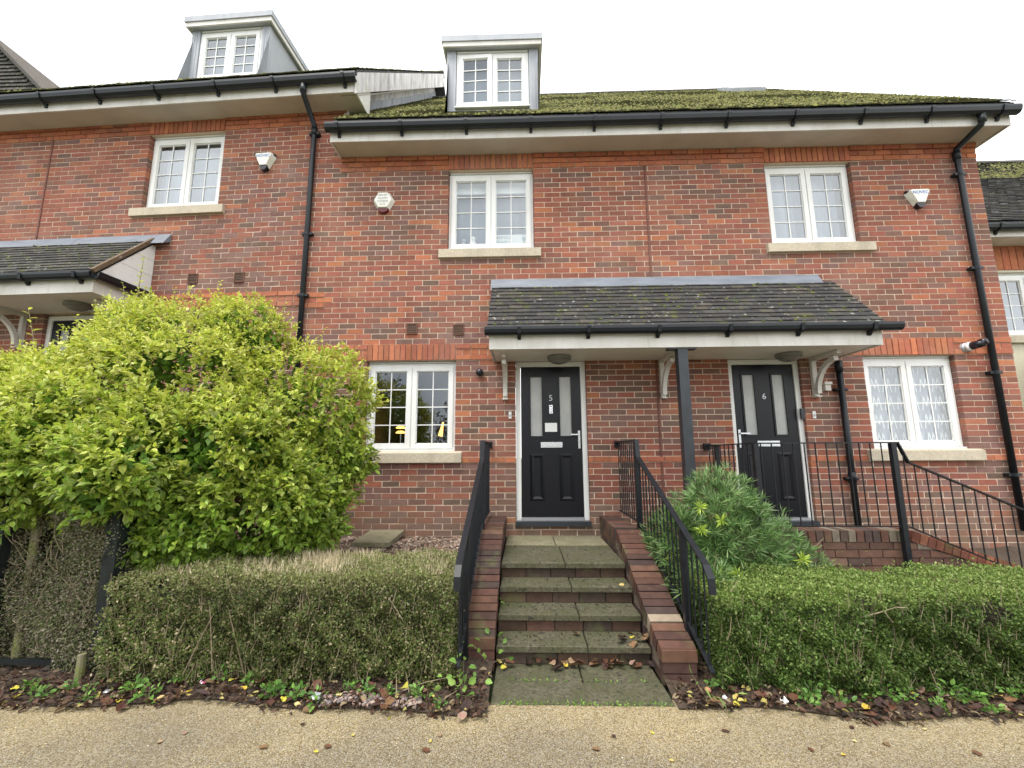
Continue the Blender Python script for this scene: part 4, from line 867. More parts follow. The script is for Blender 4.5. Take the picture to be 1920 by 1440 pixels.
# ================================================================ railings
def railing(label, path, posts, base, spacing=.10, hand=.045, plate=None, bottom=True, curl=None):
    """path: list of handrail points; base(pt) gives the bottom rail height"""
    t = thing('metal_railing', label, 'railing', (posts[0][0], posts[0][1], posts[0][2]), 'black metal railings')
    pts = [Vector(p) for p in path]; mb = MB()
    for a, b in zip(pts[:-1], pts[1:]):
        d = (b-a).normalized(); mb.bar(a-d*.004, b+d*.004, hand, .013)
    if curl:
        q = [Vector(c) for c in curl]
        for a, b in zip(q[:-1], q[1:]): mb.bar(a, b+(b-a).normalized()*.004, hand, .013)
    part('handrail', mb, 'black_metal', t)
    if plate: mb = MB(); mb.box(*plate); part('wall_plate', mb, 'black_metal', t)
    for (x, y, z0, z1) in posts: mb = MB(); mb.box((x-.024, y-.024, z0), (x+.024, y+.024, z1-.007)); part('post', mb, 'black_metal', t)
    bal = []
    for a, b in zip(pts[:-1], pts[1:]):
        h = Vector((b.x-a.x, b.y-a.y, 0)).length
        if h < .06: continue
        n = max(1, round(h/spacing))
        for k in range(n):
            p = a+(b-a)*((k+.5)/n); bal.append(p)
        if bottom:
            pa, pb = a.copy(), b.copy(); pa.z, pb.z = base(a), base(b); mb = MB(); mb.bar(pa, pb, .03, .010); part('bottom_rail', mb, 'black_metal', t)
    for p in bal:
        if any(abs(p.x-q[0]) < .03 and abs(p.y-q[1]) < .03 for q in posts): continue
        mb = MB(); zb = base(p); mb.tube([(p.x, p.y, zb), (p.x, p.y, p.z-.004)], .0065, 6); part('baluster', mb, 'black_metal', t)
    return t
bs = lambda p: .86 if p.y > -1.02 else .86-(-1.02-p.y)*.415
railing('black metal stair railing on the left of the door 5 steps', [(-.625, -.03, 1.70), (-.625, -1.0, 1.70), (-.625, -1.03, 1.52), (-.625, -2.62, .83)], [(-.625, -.96, .66, 1.70), (-.625, -2.25, .05, .98)], bs, .10, plate=((-.66, -.05, 1.64), (-.59, -.002, 1.72)), curl=[(-.625, -2.62, .83), (-.625, -2.68, .77), (-.625, -2.69, .69)])
railing('black metal stair railing on the right of the door 5 steps', [(1.005, -.03, 1.70), (1.005, -1.0, 1.70), (1.005, -1.03, 1.52), (1.005, -2.64, .84)], [(1.005, -.96, .64, 1.70), (1.005, -2.23, .08, 1.0)], bs, .10, plate=((.97, -.05, 1.64), (1.04, -.002, 1.72)), curl=[(1.005, -2.64, .84), (1.005, -2.71, .77), (1.005, -2.72, .68)])
b6 = lambda p: .86 if p.x < 3.5 else .86-(p.x-3.5)*.44
railing('black metal railing round the landing of door 6', [(2.13, -.03, 1.655), (2.13, -1.2, 1.655), (3.52, -1.2, 1.655), (3.60, -1.2, 1.46), (5.75, -1.2, .50)], [(2.13, -.30, .5, 1.655), (2.13, -1.2, .4, 1.655), (3.47, -1.2, .42, 1.655), (5.70, -1.2, 0, .53)], b6, .105, .04, plate=((2.09, -.06, 1.60), (2.17, -.002, 1.68)))
# landing and sloping wall for door 6
t = thing('brick_landing', 'raised brick landing and sloping brick wall before door 6', 'wall', (3.4, -.7, 0))
mb = MB(); mb.box((2.06, -.949, .02), (3.60, -.006, .53)); mb.box((2.06, -1.13, .02), (3.60, -.95, .70)); mb.prism([(3.60, .02), (3.60, .70), (5.7, -.02+.02), (5.7, .02)], 'y', -1.13, -.95)
for k in range(5): mb.box((3.601+k*.3, -.94, .02), (3.899+k*.3, -.006, .56-k*.12))
part('core', mb, 'damp_mortar', t)
DP6 = [((.165, .085, .06), 4), ((.13, .07, .053), 4), ((.11, .075, .06), 3), ((.21, .12, .085), 2), ((.24, .20, .15), 1)]
for r in range(9):
    z = .03+r*.075; x = 2.05-(.1125 if r % 2 else 0)
    while x < 5.6:
        a, b = max(x, 2.05), x+.215; top = .70 if b < 3.6 else .70-(b-3.6)*.335
        if b > 3.45 and a < 3.49: pass
        if b >= 3.6 and top < z+.075:
            ta, tb = (.70-max(0, a-3.6)*.335-.01, .70-(b-3.6)*.335-.01)
            if ta > z+.015: mb = MB(); ya, yb = -1.145, -1.085; za, zb = min(ta, z+.065), max(z+.002, min(tb, z+.065)); mb.hexa([(a, ya, z), (b, ya, z), (b, yb, z), (a, yb, z), (a, ya, za), (b, ya, zb), (b, yb, zb), (a, yb, za)], pick(DP6)); part('brick', mb, 'damp_brick', t)
        elif top > z+.06 and b-a > .04: link('brick', brick_shared(b-a, .065, .06, DP6, 'd6'), 'damp_brick', t, (a, -1.145, z))
        x += .225
x = 2.05
while x < 3.52: link('brick', brick_shared(.065, .105, .21, DP6, 'd6'), 'damp_brick', t, (x, -1.15, .70)); x += .0775
ang = math.atan(.335)
for k in range(27):
    s = k*.0775; xa = 3.60+s*math.cos(ang); za = .80-s*math.sin(ang); mb = MB(); ca, sa = math.cos(ang), math.sin(ang); w = .066; h = .10
    mb.hexa([(xa-h*sa, -1.152, za-h*ca), (xa+w*ca-h*sa, -1.152, za-w*sa-h*ca), (xa+w*ca-h*sa, -.94, za-w*sa-h*ca), (xa-h*sa, -.94, za-h*ca), (xa, -1.152, za), (xa+w*ca, -1.152, za-w*sa), (xa+w*ca, -.94, za-w*sa), (xa, -.94, za)], pick([((.30, .12, .07), 2), ((.22, .085, .055), 3), ((.36, .15, .09), 1)])); part('coping_brick', mb, 'damp_brick', t)
for k in range(3): slab(2.07+k*.5, 2.57+k*.5, -.935, -.01, .565, .03, 'sandstone', t)

# ================================================================ planting
def noise3(P, f=1.0):
    return (np.sin(P[:, 0]*3.1*f+P[:, 2]*1.7*f)+np.sin(P[:, 1]*4.3*f-P[:, 0]*2.2*f+1.3)+np.sin(P[:, 2]*3.7*f+P[:, 1]*1.9*f+.6))/3
def pal(n, cols, w=None, k=(.75, 1.25)):
    cols = np.array(cols); i = rng.choice(len(cols), n, p=None if w is None else np.array(w)/sum(w)); return cols[i]*rng.uniform(*k, (n, 1))
# ---- big variegated bush
LOBES = [(-3.60, -1.45, 1.98, 1.16), (-4.60, -1.45, 1.72, .98), (-2.52, -1.25, 2.02, .78), (-2.62, -1.75, 1.22, .66), (-3.02, -2.02, 1.02, .42), (-2.16, -1.30, 1.50, .46), (-5.55, -1.45, 1.40, .80), (-4.00, -1.45, 2.55, .64), (-3.10, -1.35, 2.66, .56), (-5.05, -1.5, 2.18, .48), (-3.7, -1.95, 1.45, .62), (-2.28, -1.5, 1.05, .42), (-3.35, -2.12, 1.62, .52), (-4.15, -2.05, 1.72, .62), (-4.95, -2.0, 1.68, .62), (-2.75, -2.0, 1.65, .5), (-3.32, -2.38, 1.45, .40), (-4.1, -2.35, 1.50, .46), (-4.9, -2.35, 1.52, .48)]
bush = thing('variegated_bush', 'large yellow and green variegated bush in front of the left houses', 'bush', (-3.6, -1.4, .3))
def lobe_points(n):
    w = np.array([l[3]**2 for l in LOBES]); idx = rng.choice(len(LOBES), n, p=w/w.sum()); Lb = np.array(LOBES)[idx]
    D = rdir(n); rad = np.stack([Lb[:, 3], Lb[:, 3]*.72, Lb[:, 3]*.94], 1); rho = .97-np.abs(rng.normal(0, .09, n))+rng.normal(0, .03, n)
    rho *= 1+.13*noise3(D*3.1+idx[:, None])+.07*noise3(D*7.3-idx[:, None])
    P = Lb[:, :3]+D*rad*rho[:, None]; Nn = unit(D/rad)
    keep = np.ones(n, bool)
    for k, l in enumerate(LOBES):
        q = np.linalg.norm((P-np.array(l[:3]))/np.array([l[3], l[3]*.72, l[3]*.94]), axis=1); keep &= (q > .80) | (idx == k)
    keep &= (P[:, 1] < -.06) & (P[:, 2] > .45) & (Nn[:, 1] < .45)
    return P[keep], Nn[keep]
P, Nn = lobe_points(30000); print('bush tips', len(P))
nt_ = len(P); K = 9; keepc = (noise3(P, 2.4)+.7*noise3(P[:, [1, 2, 0]], 4.9)+rng.normal(0, .3, nt_)) > -.42; P, Nn = P[keepc], Nn[keepc]; nt_ = len(P); TL = rng.uniform(.08, .19, nt_)*np.where(rng.random(nt_) < .08, 1.8, 1.0)
tipdir = unit(Nn*.7+rng.normal(0, .45, (nt_, 3))+np.array([0, -.1, .25]))
base = np.repeat(P, K, 0); td = np.repeat(tipdir, K, 0); n = len(base); along = np.tile(np.linspace(0, 1, K), nt_)
azm = rng.uniform(0, 6.28, n); o1 = unit(np.cross(td, rng.normal(size=(n, 3)))); o2 = np.cross(td, o1); side = o1*np.cos(azm)[:, None]+o2*np.sin(azm)[:, None]
B_ = base+td*((along-.45)*np.repeat(TL, K))[:, None]; A_ = unit(side*(1.1-along*.6)[:, None]+td*(.5+along*.6)[:, None]+np.array([0, 0, -.12])); Nm = unit(td*.6+np.array([0, -.15, .75])+rng.normal(0, .35, (n, 3)))
tw = np.repeat(rng.uniform(.7, 1.35, nt_), K); Ln = rng.uniform(.040, .066, n)*(1-.35*along)*tw*np.clip(1.5-.28*(B_[:, 2]-.6), .85, 1.5); Wd = Ln*rng.uniform(.46, .6, n)
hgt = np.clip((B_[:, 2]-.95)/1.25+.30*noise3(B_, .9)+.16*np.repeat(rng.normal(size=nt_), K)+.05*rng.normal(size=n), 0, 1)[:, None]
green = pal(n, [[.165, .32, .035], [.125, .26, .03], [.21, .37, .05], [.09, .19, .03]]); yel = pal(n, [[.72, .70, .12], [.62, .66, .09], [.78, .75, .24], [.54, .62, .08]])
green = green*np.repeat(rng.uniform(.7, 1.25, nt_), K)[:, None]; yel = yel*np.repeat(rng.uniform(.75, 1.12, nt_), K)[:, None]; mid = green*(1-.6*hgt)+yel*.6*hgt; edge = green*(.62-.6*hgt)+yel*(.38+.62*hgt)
LV = (B_, A_, Nm, Ln, Wd, mid, edge)
dcam = np.linalg.norm(B_-np.array(CAM), axis=1)+rng.uniform(0, .5, n); order = np.argsort(dcam); single = np.zeros(n, bool); single[order[:300]] = True
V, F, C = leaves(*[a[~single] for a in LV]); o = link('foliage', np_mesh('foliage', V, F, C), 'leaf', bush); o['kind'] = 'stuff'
lm = []
for k in range(14):
    i = int(order[k*11]); V, F, C = leaves(np.zeros((1, 3)), np.array([[0, 1., 0]]), np.array([[0, 0, 1.]]), Ln[i:i+1], Wd[i:i+1], mid[i:i+1], edge[i:i+1]); me = np_mesh('leaf', V, F, C); me.materials.append(M['leaf']); lm.append(me)
for i in order[:300]:
    a = Vector(A_[i]).normalized(); b = Vector(np.cross(A_[i], Nm[i])).normalized(); c = b.cross(a).normalized()*-1
    o = link('leaf', lm[random.randrange(14)], None, bush, B_[i]); c = a.cross(b).normalized() if False else b.cross(a)
    Mx = Matrix(((b.x, a.x, c.x), (b.y, a.y, c.y), (b.z, a.z, c.z))); o.rotation_euler = Mx.to_euler()
mb = MB()
for k in range(16):
    l = LOBES[k % len(LOBES)]; e = Vector((l[0]+random.uniform(-.5, .5)*l[3], l[1]+random.uniform(-.5, .5)*l[3], l[2]+random.uniform(-.2, .75)*l[3])); b0 = Vector((-3.4+random.uniform(-.9, .9), -1.2+random.uniform(-.3, .3), .25)); m_ = b0.lerp(e, .5)+Vector((random.uniform(-.2, .2), random.uniform(-.15, .15), .15)); mb.tube([b0, m_, e], [.022, .014, .005], 6)
part('branches', mb, 'bark', bush)
ni = 24000; Lb = np.array(LOBES)[rng.integers(0, len(LOBES), ni)]; Pi = Lb[:, :3]+rdir(ni)*np.stack([Lb[:, 3], Lb[:, 3]*.7, Lb[:, 3]*.92], 1)*(rng.uniform(.3, .84, (ni, 1))); Pi = Pi[(Pi[:, 1] < -.1) & (Pi[:, 2] > .4)]; ni = len(Pi); ln = rng.uniform(.06, .10, ni)
V, F, C = blades(Pi, rdir(ni, (0, -.4, .2)), rdir(ni, (0, -.6, .6)), ln, ln*.55, pal(ni, [[.15, .28, .03], [.11, .22, .03], [.18, .32, .045]])); o = link('inner_foliage', np_mesh('inner_foliage', V, F, C), 'leaf', bush); o['kind'] = 'stuff'
def shoot(x, y, z, h, lean, nl, size, name='foliage'):
    mb = MB(); tip = Vector((x+lean[0], y+lean[1], z+h)); b0 = Vector((x, y, z)); mb.tube([b0, b0.lerp(tip, .5)+Vector((0, 0, .02)), tip], [.006, .005, .002], 5); part('shoot', mb, 'twig', bush)
    t = np.linspace(.05, 1, nl); Pp = np.array(b0)[None]+(np.array(tip)-np.array(b0))[None]*t[:, None]; az_ = np.arange(nl)*2.4; Aa = np.stack([np.cos(az_), np.sin(az_), np.full(nl, .55)], 1); ln = size*rng.uniform(.75, 1.2, nl)*(1.15-.5*t)
    g = pal(nl, [[.55, .60, .09], [.38, .48, .07], [.65, .66, .16]]); V, F, C = leaves(Pp, Aa, np.tile([0, 0, 1.], (nl, 1)), ln, ln*.5, g, g*1.15); o = link('shoot_leaves', np_mesh('shoot_leaves', V, F, C), 'leaf', bush); o['kind'] = 'stuff'
for a in ((-4.05, -1.6, 2.95, .62, (.02, 0), 26, .055), (-4.13, -1.6, 2.9, .38, (-.08, 0), 16, .055), (-3.30, -1.5, 2.95, .38, (.02, 0), 22, .06), (-4.95, -1.6, 2.40, .62, (-.2, 0), 14, .085), (-5.1, -1.6, 2.25, .35, (-.1, 0), 12, .06), (-4.75, -1.6, 2.45, .35, (-.06, 0), 12, .06), (-3.75, -1.5, 3.0, .26, (.0, 0), 14, .05), (-2.75, -1.3, 2.85, .30, (.05, 0), 14, .05), (-2.35, -1.3, 2.6, .28, (.1, 0), 12, .05), (-3.0, -1.4, 3.0, .25, (0, 0), 12, .05), (-4.6, -1.6, 2.65, .3, (-.04, 0), 14, .055), (-3.52, -1.5, 2.98, .25, (.02, 0), 12, .05), (-1.95, -1.3, 2.0, .3, (.1, 0), 12, .05), (-1.85, -1.3, 1.5, .2, (.1, 0), 10, .05)): shoot(*a)

# ---- clipped hedges
def hedge(name, label, x0, x1, y0, y1, zt, n, cols, wts, lit_top, bare=None):
    h = thing(name, label, 'hedge', ((x0+x1)/2, (y0+y1)/2, .02), 'clipped box hedges')
    wob = lambda X, Z: .03*np.sin(X*5.1+1)+.016*np.sin(X*11+Z*7)+.014*np.sin(Z*13+X*4)+.022*np.sin(X*27+2*np.sin(Z*19))+.020*np.sin(Z*31+X*17+2*np.sin(X*9))
    top = lambda X, Y: zt+.022*np.sin(X*4.3)+.014*np.sin(X*9.7+Y*8)+.014*np.sin(X*27+Y*23)
    # core of dead inner twigs
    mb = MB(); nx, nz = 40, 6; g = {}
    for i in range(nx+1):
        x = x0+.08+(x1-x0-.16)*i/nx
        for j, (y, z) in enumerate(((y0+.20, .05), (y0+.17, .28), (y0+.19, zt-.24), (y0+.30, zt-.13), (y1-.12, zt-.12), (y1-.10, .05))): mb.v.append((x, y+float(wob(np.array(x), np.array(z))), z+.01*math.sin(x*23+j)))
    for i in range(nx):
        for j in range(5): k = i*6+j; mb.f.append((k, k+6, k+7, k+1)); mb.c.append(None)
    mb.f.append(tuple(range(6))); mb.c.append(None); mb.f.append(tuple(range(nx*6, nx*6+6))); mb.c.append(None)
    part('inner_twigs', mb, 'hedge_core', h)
    nf = int(n*.62); ntp = int(n*.28); ne = n-nf-ntp
    X = rng.uniform(x0, x1, nf); Z = .005+(zt-.005)*rng.beta(1.08, 1, nf); Y = y0+wob(X, Z)+np.abs(rng.normal(0, .04, nf))+.03*np.clip(.16-Z, 0, 1)/.16+.09*np.clip((Z-(zt-.1))/.1, 0, 1)**2; P1 = np.stack([X, Y, Z], 1); N1 = np.tile([0, -1., .25], (nf, 1))
    X = rng.uniform(x0, x1, ntp); Y = rng.uniform(y0+.05, y1, ntp); P2 = np.stack([X, Y, top(X, Y)-np.abs(rng.normal(0, .03, ntp))], 1); N2 = np.tile([0, -.2, 1.], (ntp, 1))
    sd_ = rng.random(ne) < .5; X = np.where(sd_, x0+np.abs(rng.normal(0, .03, ne)), x1-np.abs(rng.normal(0, .03, ne))); P3 = np.stack([X, rng.uniform(y0, y1, ne), rng.uniform(.03, zt, ne)], 1); N3 = np.stack([np.where(sd_, -1., 1.), np.zeros(ne), np.full(ne, .2)], 1)
    P = np.concatenate([P1, P2, P3]); Nn = np.concatenate([N1, N2, N3]); m_ = len(P); P = P+unit(Nn)*(np.where(rng.random(m_) < .10, rng.exponential(.022, m_), 0))[:, None]
    if bare is not None: k = rng.random(m_) > bare(P); P, Nn = P[k], Nn[k]; m_ = len(P)
    # small holes
    k = (noise3(P, 3.1)+noise3(P[:, [2, 0, 1]], 5.3)*.8+rng.normal(0, .25, m_)) > -1.12; P, Nn = P[k], Nn[k]; m_ = len(P)
    A = unit(Nn*.55+rng.normal(0, .6, (m_, 3))+np.array([0, 0, .2])); L = rng.uniform(.012, .026, m_); c = pal(m_, cols, wts); c = c*(1+.35*noise3(P, 1.3))[:, None]; tf = np.clip((P[:, 2]-(zt-.10))/.08, 0, 1)[:, None]; c = c*(1-tf*.75)+pal(m_, lit_top)*tf*.75  # top leaves blend to a paler palette: overhead light painted into their colour
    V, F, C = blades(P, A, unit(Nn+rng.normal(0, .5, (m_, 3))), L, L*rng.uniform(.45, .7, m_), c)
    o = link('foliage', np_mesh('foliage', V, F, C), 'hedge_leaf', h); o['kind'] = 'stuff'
    mb = MB()
    for k in range(int((x1-x0)*170)):
        x = random.uniform(x0, x1); z = random.uniform(.05, zt-.05); y = y0+float(wob(np.array(x), np.array(z)))+random.uniform(-.02, .06); l = random.uniform(.03, .14); mb.tube([(x, y, z), (x+random.uniform(-.04, .04), y+random.uniform(-.03, .02), z+l)], [.0022, .0012], 4, caps=False)
    o = part('twigs', mb, 'twig', h); o['kind'] = 'stuff'
    return h
GL = [[.12, .155, .04], [.085, .125, .03], [.155, .18, .055], [.22, .19, .10], [.32, .27, .16], [.07, .10, .028]]
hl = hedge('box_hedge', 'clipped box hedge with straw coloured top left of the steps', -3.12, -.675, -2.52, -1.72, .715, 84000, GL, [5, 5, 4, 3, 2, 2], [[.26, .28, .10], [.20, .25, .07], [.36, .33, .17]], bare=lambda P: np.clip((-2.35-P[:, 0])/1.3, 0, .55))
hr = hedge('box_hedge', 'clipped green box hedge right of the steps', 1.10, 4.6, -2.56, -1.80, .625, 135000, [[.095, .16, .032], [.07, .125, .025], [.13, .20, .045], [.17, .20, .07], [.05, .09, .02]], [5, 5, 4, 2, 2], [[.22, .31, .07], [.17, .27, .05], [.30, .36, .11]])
n = 8000; X = rng.uniform(-3.0, -.78, n); Y = -1.70-.75*rng.beta(1, 1.7, n); k = (np.sin(X*6)+np.sin(X*13+Y*9)+rng.normal(0, .7, n)) > -.55; X, Y = X[k], Y[k]; n = len(X)
V, F, C = blades(np.stack([X, Y, np.full(n, .66)+rng.normal(0, .012, n)], 1), rdir(n, (0, -.25, 2.4), .6), rdir(n), rng.uniform(.05, .11, n), rng.uniform(.004, .007, n), pal(n, [[.62, .53, .35], [.50, .42, .25], [.72, .63, .44]]))
o = link('cut_stems', np_mesh('cut_stems', V, F, C), 'dry_leaf', hl); o['kind'] = 'stuff'
def stems(parent, segs, r=.005):
    for a, b in segs: mb = MB(); a, b = Vector(a), Vector(b); mb.tube([a, a.lerp(b, .5)+Vector((random.uniform(-.01, .01), -.004, random.uniform(-.01, .01))), b], [r, r*.8, r*.5], 5); part('bare_stem', mb, 'twig', parent)
    
stems(hl, [((-2.62, -2.52, .20), (-2.50, -2.56, .46)), ((-2.60, -2.52, .18), (-2.66, -2.54, .40)), ((-2.50, -2.53, .10), (-2.30, -2.57, .50)), ((-2.30, -2.53, .12), (-2.34, -2.56, .55)), ((-2.1, -2.5, .1), (-2.2, -2.56, .5)), ((-1.10, -2.54, .50), (-1.05, -2.58, .66)), ((-1.02, -2.53, .46), (-1.1, -2.57, .60)), ((-1.75, -2.5, .3), (-1.72, -2.56, .52)), ((-1.5, -2.52, .05), (-1.42, -2.57, .3)), ((-1.25, -2.52, .02), (-1.2, -2.6, .22))])
stems(hr, [((2.0, -2.58, .50), (2.22, -2.60, .57)), ((2.22, -2.60, .57), (2.30, -2.58, .565)), ((2.14, -2.6, .55), (2.18, -2.61, .48)), ((1.22, -2.45, .60), (1.30, -2.42, .68)), ((2.42, -2.6, .06), (2.36, -2.62, .22)), ((1.14, -2.56, .35), (1.16, -2.6, .5))], .0045)
# ---- dead brown shrub behind the fence
ds = thing('withered_shrub', 'withered brown shrub behind the dark fence at the left edge', 'shrub', (-4.2, -1.9, .02))
n = 85000; X = rng.uniform(-5.3, -3.17, n); Z = .05+1.35*rng.random(n); Y = -2.38+.05*np.sin(X*6)+.04*np.sin(Z*8+X*3)+np.abs(rng.normal(0, .09, n)); P = np.stack([X, Y, Z], 1); k = (noise3(P, 2.6)+rng.normal(0, .35, n)) > -.6; P = P[k]; n = len(P)
V, F, C = blades(P, rdir(n, (0, -.3, .2)), rdir(n, (0, -1, .3), .7), rng.uniform(.012, .026, n), rng.uniform(.006, .012, n), pal(n, [[.17, .15, .09], [.22, .19, .135], [.12, .105, .065], [.14, .16, .065], [.28, .25, .19], [.12, .15, .05], [.10, .13, .04]]))
o = link('foliage', np_mesh('foliage', V, F, C), 'dry_leaf', ds); o['kind'] = 'stuff'
mb = MB()
for k in range(420):
    x, z = random.uniform(-5.2, -3.3), random.uniform(.03, 1.2); y = -2.36+random.uniform(-.03, .15); a = Vector((x, y, z)); b = a+Vector((random.uniform(-.14, .14), random.uniform(-.08, .05), random.uniform(-.02, .26))); mb.tube([a, a.lerp(b, .5)+Vector((random.uniform(-.03, .03), -.01, 0)), b], [.003, .0025, .0012], 4, caps=False)
o = part('twigs', mb, 'twig', ds); o['kind'] = 'stuff'
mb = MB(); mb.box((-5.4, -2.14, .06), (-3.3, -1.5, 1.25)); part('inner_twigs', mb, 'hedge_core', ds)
# ---- fence
fc = thing('metal_fence', 'dark green metal fence with square posts beside the left hedge', 'fence', (-3.9, -2.34, 0))
for x, w in ((-3.235, .048), (-4.12, .035)): mb = MB(); mb.box((x-w, -2.36-w, .0), (x+w, -2.36+w, 1.62)); mb.box((x-w-.006, -2.366-w, 1.62), (x+w+.006, -2.354+w, 1.64)); part('post', mb, 'fence_green', fc)
for z in (.10, 1.42): mb = MB(); mb.box((-5.6, -2.375, z-.018), (-3.285, -2.345, z+.018)); part('rail', mb, 'fence_green', fc)
for x, y, h, w, lb in ((-3.275, -2.47, .20, .028, 'short mossy wooden stake at the foot of the fence post'), (-3.98, -2.26, 1.12, .03, 'tall pale wooden stake against the withered shrub')):
    t = thing('wooden_stake', lb, 'stake', (x, y, 0)); mb = MB(); mb.tube([(x, y, 0), (x+.003, y, h*.6), (x, y, h)], [w, w*.97, w*.9], 10); part('shaft', mb, 'old_wood', t, False)
# ---- fine leaved shrub by the railing
sh = thing('narrow_leaf_shrub', 'feathery green shrub with lime shoots between railing and door 6', 'shrub', (1.65, -1.55, .25))
LB2 = [(1.58, -1.55, .86, .46), (1.86, -1.62, .68, .38), (1.32, -1.62, .72, .30), (1.62, -1.48, 1.12, .30), (2.18, -1.62, .54, .25), (1.22, -1.75, .55, .24), (1.22, -1.45, .80, .26), (1.25, -2.05, .50, .22), (1.14, -1.2, .72, .22), (1.14, -1.7, .85, .22)]
nt2 = 2400; w = np.array([l[3]**2 for l in LB2]); idx = rng.choice(len(LB2), nt2, p=w/w.sum()); Lb = np.array(LB2)[idx]; D = rdir(nt2); P = Lb[:, :3]+D*Lb[:, 3:4]*np.stack([np.ones(nt2), np.full(nt2, .85), np.ones(nt2)], 1)*(1-np.abs(rng.normal(0, .2, nt2))+.2*noise3(D*5+idx[:, None]))[:, None]; k = (P[:, 2] > .3) & (P[:, 0] > 1.0) & ((P[:, 1] < -1.24) | (P[:, 0] < 2.0)); P, D = P[k], D[k]; nt2 = len(P); K = 11
td = np.repeat(unit(D+np.array([0, -.2, .5])), K, 0); base = np.repeat(P, K, 0); n = len(base); o1 = unit(np.cross(td, rng.normal(size=(n, 3)))); A = unit(o1*.8+td*.8+rng.normal(0, .15, (n, 3))); lime = np.repeat(rng.random(nt2) < .006, K)
c = pal(n, [[.14, .25, .07], [.10, .20, .055], [.21, .33, .11], [.07, .15, .04], [.26, .36, .16]]); c[lime] = pal(lime.sum(), [[.42, .55, .08], [.50, .60, .12]])
ln = rng.uniform(.06, .115, n); V, F, C = blades(base, A, unit(td+rng.normal(0, .3, (n, 3))), ln, ln*.085, c); o = link('foliage', np_mesh('foliage', V, F, C), 'leaf', sh); o['kind'] = 'stuff'
for k, (x, y, z) in enumerate(((1.24, -1.98, .95), (1.42, -1.95, 1.02), (1.50, -1.98, .60), (1.27, -1.92, 1.12), (2.02, -1.98, .72))):
    n = 34; td1 = unit(np.array([[0, -.5, .8]])); A = rdir(n, (0, -.5, .35)); ln = rng.uniform(.05, .085, n); V, F, C = blades(np.tile([[x, y, z]], (n, 1)), A, rdir(n, (0, -1, 1)), ln, ln*.15, pal(n, [[.42, .55, .08], [.50, .60, .12], [.34, .50, .07]])); link('lime_shoot', np_mesh('lime_shoot', V, F, C), 'leaf', sh)
mb = MB()
for k in range(30): l = LB2[k % 10]; mb.tube([(1.65+random.uniform(-.15, .15), -1.5, .2), (l[0], l[1]+random.uniform(-.1, .1), l[2]), (l[0]+random.uniform(-.3, .3), l[1]+random.uniform(-.2, .2), l[2]+random.uniform(0, .3))], [.012, .007, .003], 5)
part('branches', mb, 'twig', sh)
# bush beyond the right corner
nb = thing('garden_bush', 'leafy yellow green bush past the right corner of house 6', 'bush', (8.1, 1.0, 0)); n = 6000; D = rdir(n); P = np.array([8.35, 1.0, 1.9])+D*np.array([.75, .6, 1.35])*(1-np.abs(rng.normal(0, .15, n)))[:, None]; V, F, C = blades(P, D+rng.normal(0, .4, (n, 3)), rdir(n, (0, -.4, 1)), rng.uniform(.05, .1, n), rng.uniform(.03, .05, n), pal(n, [[.20, .24, .04], [.13, .19, .04], [.08, .13, .03]])); link('foliage', np_mesh('foliage', V, F, C), 'leaf', nb)['kind'] = 'stuff'
mb = MB(); mb.tube([(8.35, 1.0, 0), (8.35, 1, 1.8)], [.05, .02], 7); part('trunk', mb, 'bark', nb)

# ================================================================ ground litter
def leaf_mesh(nm, L, Wd, lobes, curl, c, seed):
    r = random.Random(seed); n = 14; V = [(0, L*.45, 0)]; 
    for k in range(n):
        t = k/n*2*math.pi; u = (1-math.cos(t))/2; w = Wd/2*math.sin(t)*(1+.28*lobes*math.cos(t*6)); y = L*u; V.append((w, y, curl*((w/(Wd/2))**2)*Wd*.5+curl*.25*L*(u-.5)**2+r.uniform(-.004, .004)))
    F = [(0, 1+k, 1+(k+1) % n) for k in range(n)]; me = bpy.data.meshes.new(nm); me.from_pydata(V, [], F)
    at = me.attributes.new('col', 'FLOAT_COLOR', 'POINT'); at.data.foreach_set('color', np.array([(*[x*r.uniform(.8, 1.2) for x in c], 1) for _ in V], dtype=np.float32).ravel()); me.materials.append(M['dry_leaf']); me.update(); return me
BR = [(.085, .035, .022), (.06, .028, .02), (.13, .058, .032), (.045, .026, .02), (.20, .11, .06), (.30, .20, .13)]; YE = [(.55, .42, .06), (.48, .40, .12), (.60, .50, .22)]
bm = [leaf_mesh('fallen_leaf', random.uniform(.05, .09), random.uniform(.035, .06), random.choice([0, 1, 1]), random.uniform(.2, .9), BR[k % 6], k) for k in range(18)]
ym = [leaf_mesh('fallen_leaf', random.uniform(.035, .06), random.uniform(.022, .04), 0, random.uniform(.1, .6), YE[k % 3], 50+k) for k in range(8)]
def drop(me, x, y, z, label, group):
    o = link('fallen_leaf', me, None, None, (x, y, z)); o.rotation_euler = (random.uniform(-.5, .5), random.uniform(-.5, .5), random.uniform(0, 6.28)); tag(o, label, 'leaf', group)
def strip_pt(x0, x1):
    x = random.uniform(x0, x1); y = edge_y(x)+random.uniform(-.03, .26); return x, y, bed_z(x, y)+random.uniform(.008, .035)
for k in range(64): drop(bm[k % 18], *strip_pt(-3.7, -.45), 'brown fallen leaf in the litter below the left hedge', 'brown leaves under the left hedge')
for k in range(54): drop(bm[k % 18], *strip_pt(.82, 3.4), 'brown fallen leaf in the litter below the right hedge', 'brown leaves under the right hedge')
for k in range(30): drop(ym[k % 8], *strip_pt(-3.7, -.7), 'yellow fallen leaf in the litter below the left hedge', 'yellow leaves under the left hedge')
for k in range(9): drop(ym[k % 8], *strip_pt(1.05, 3.2), 'yellow fallen leaf in the litter below the right hedge', 'yellow leaves under the right hedge')
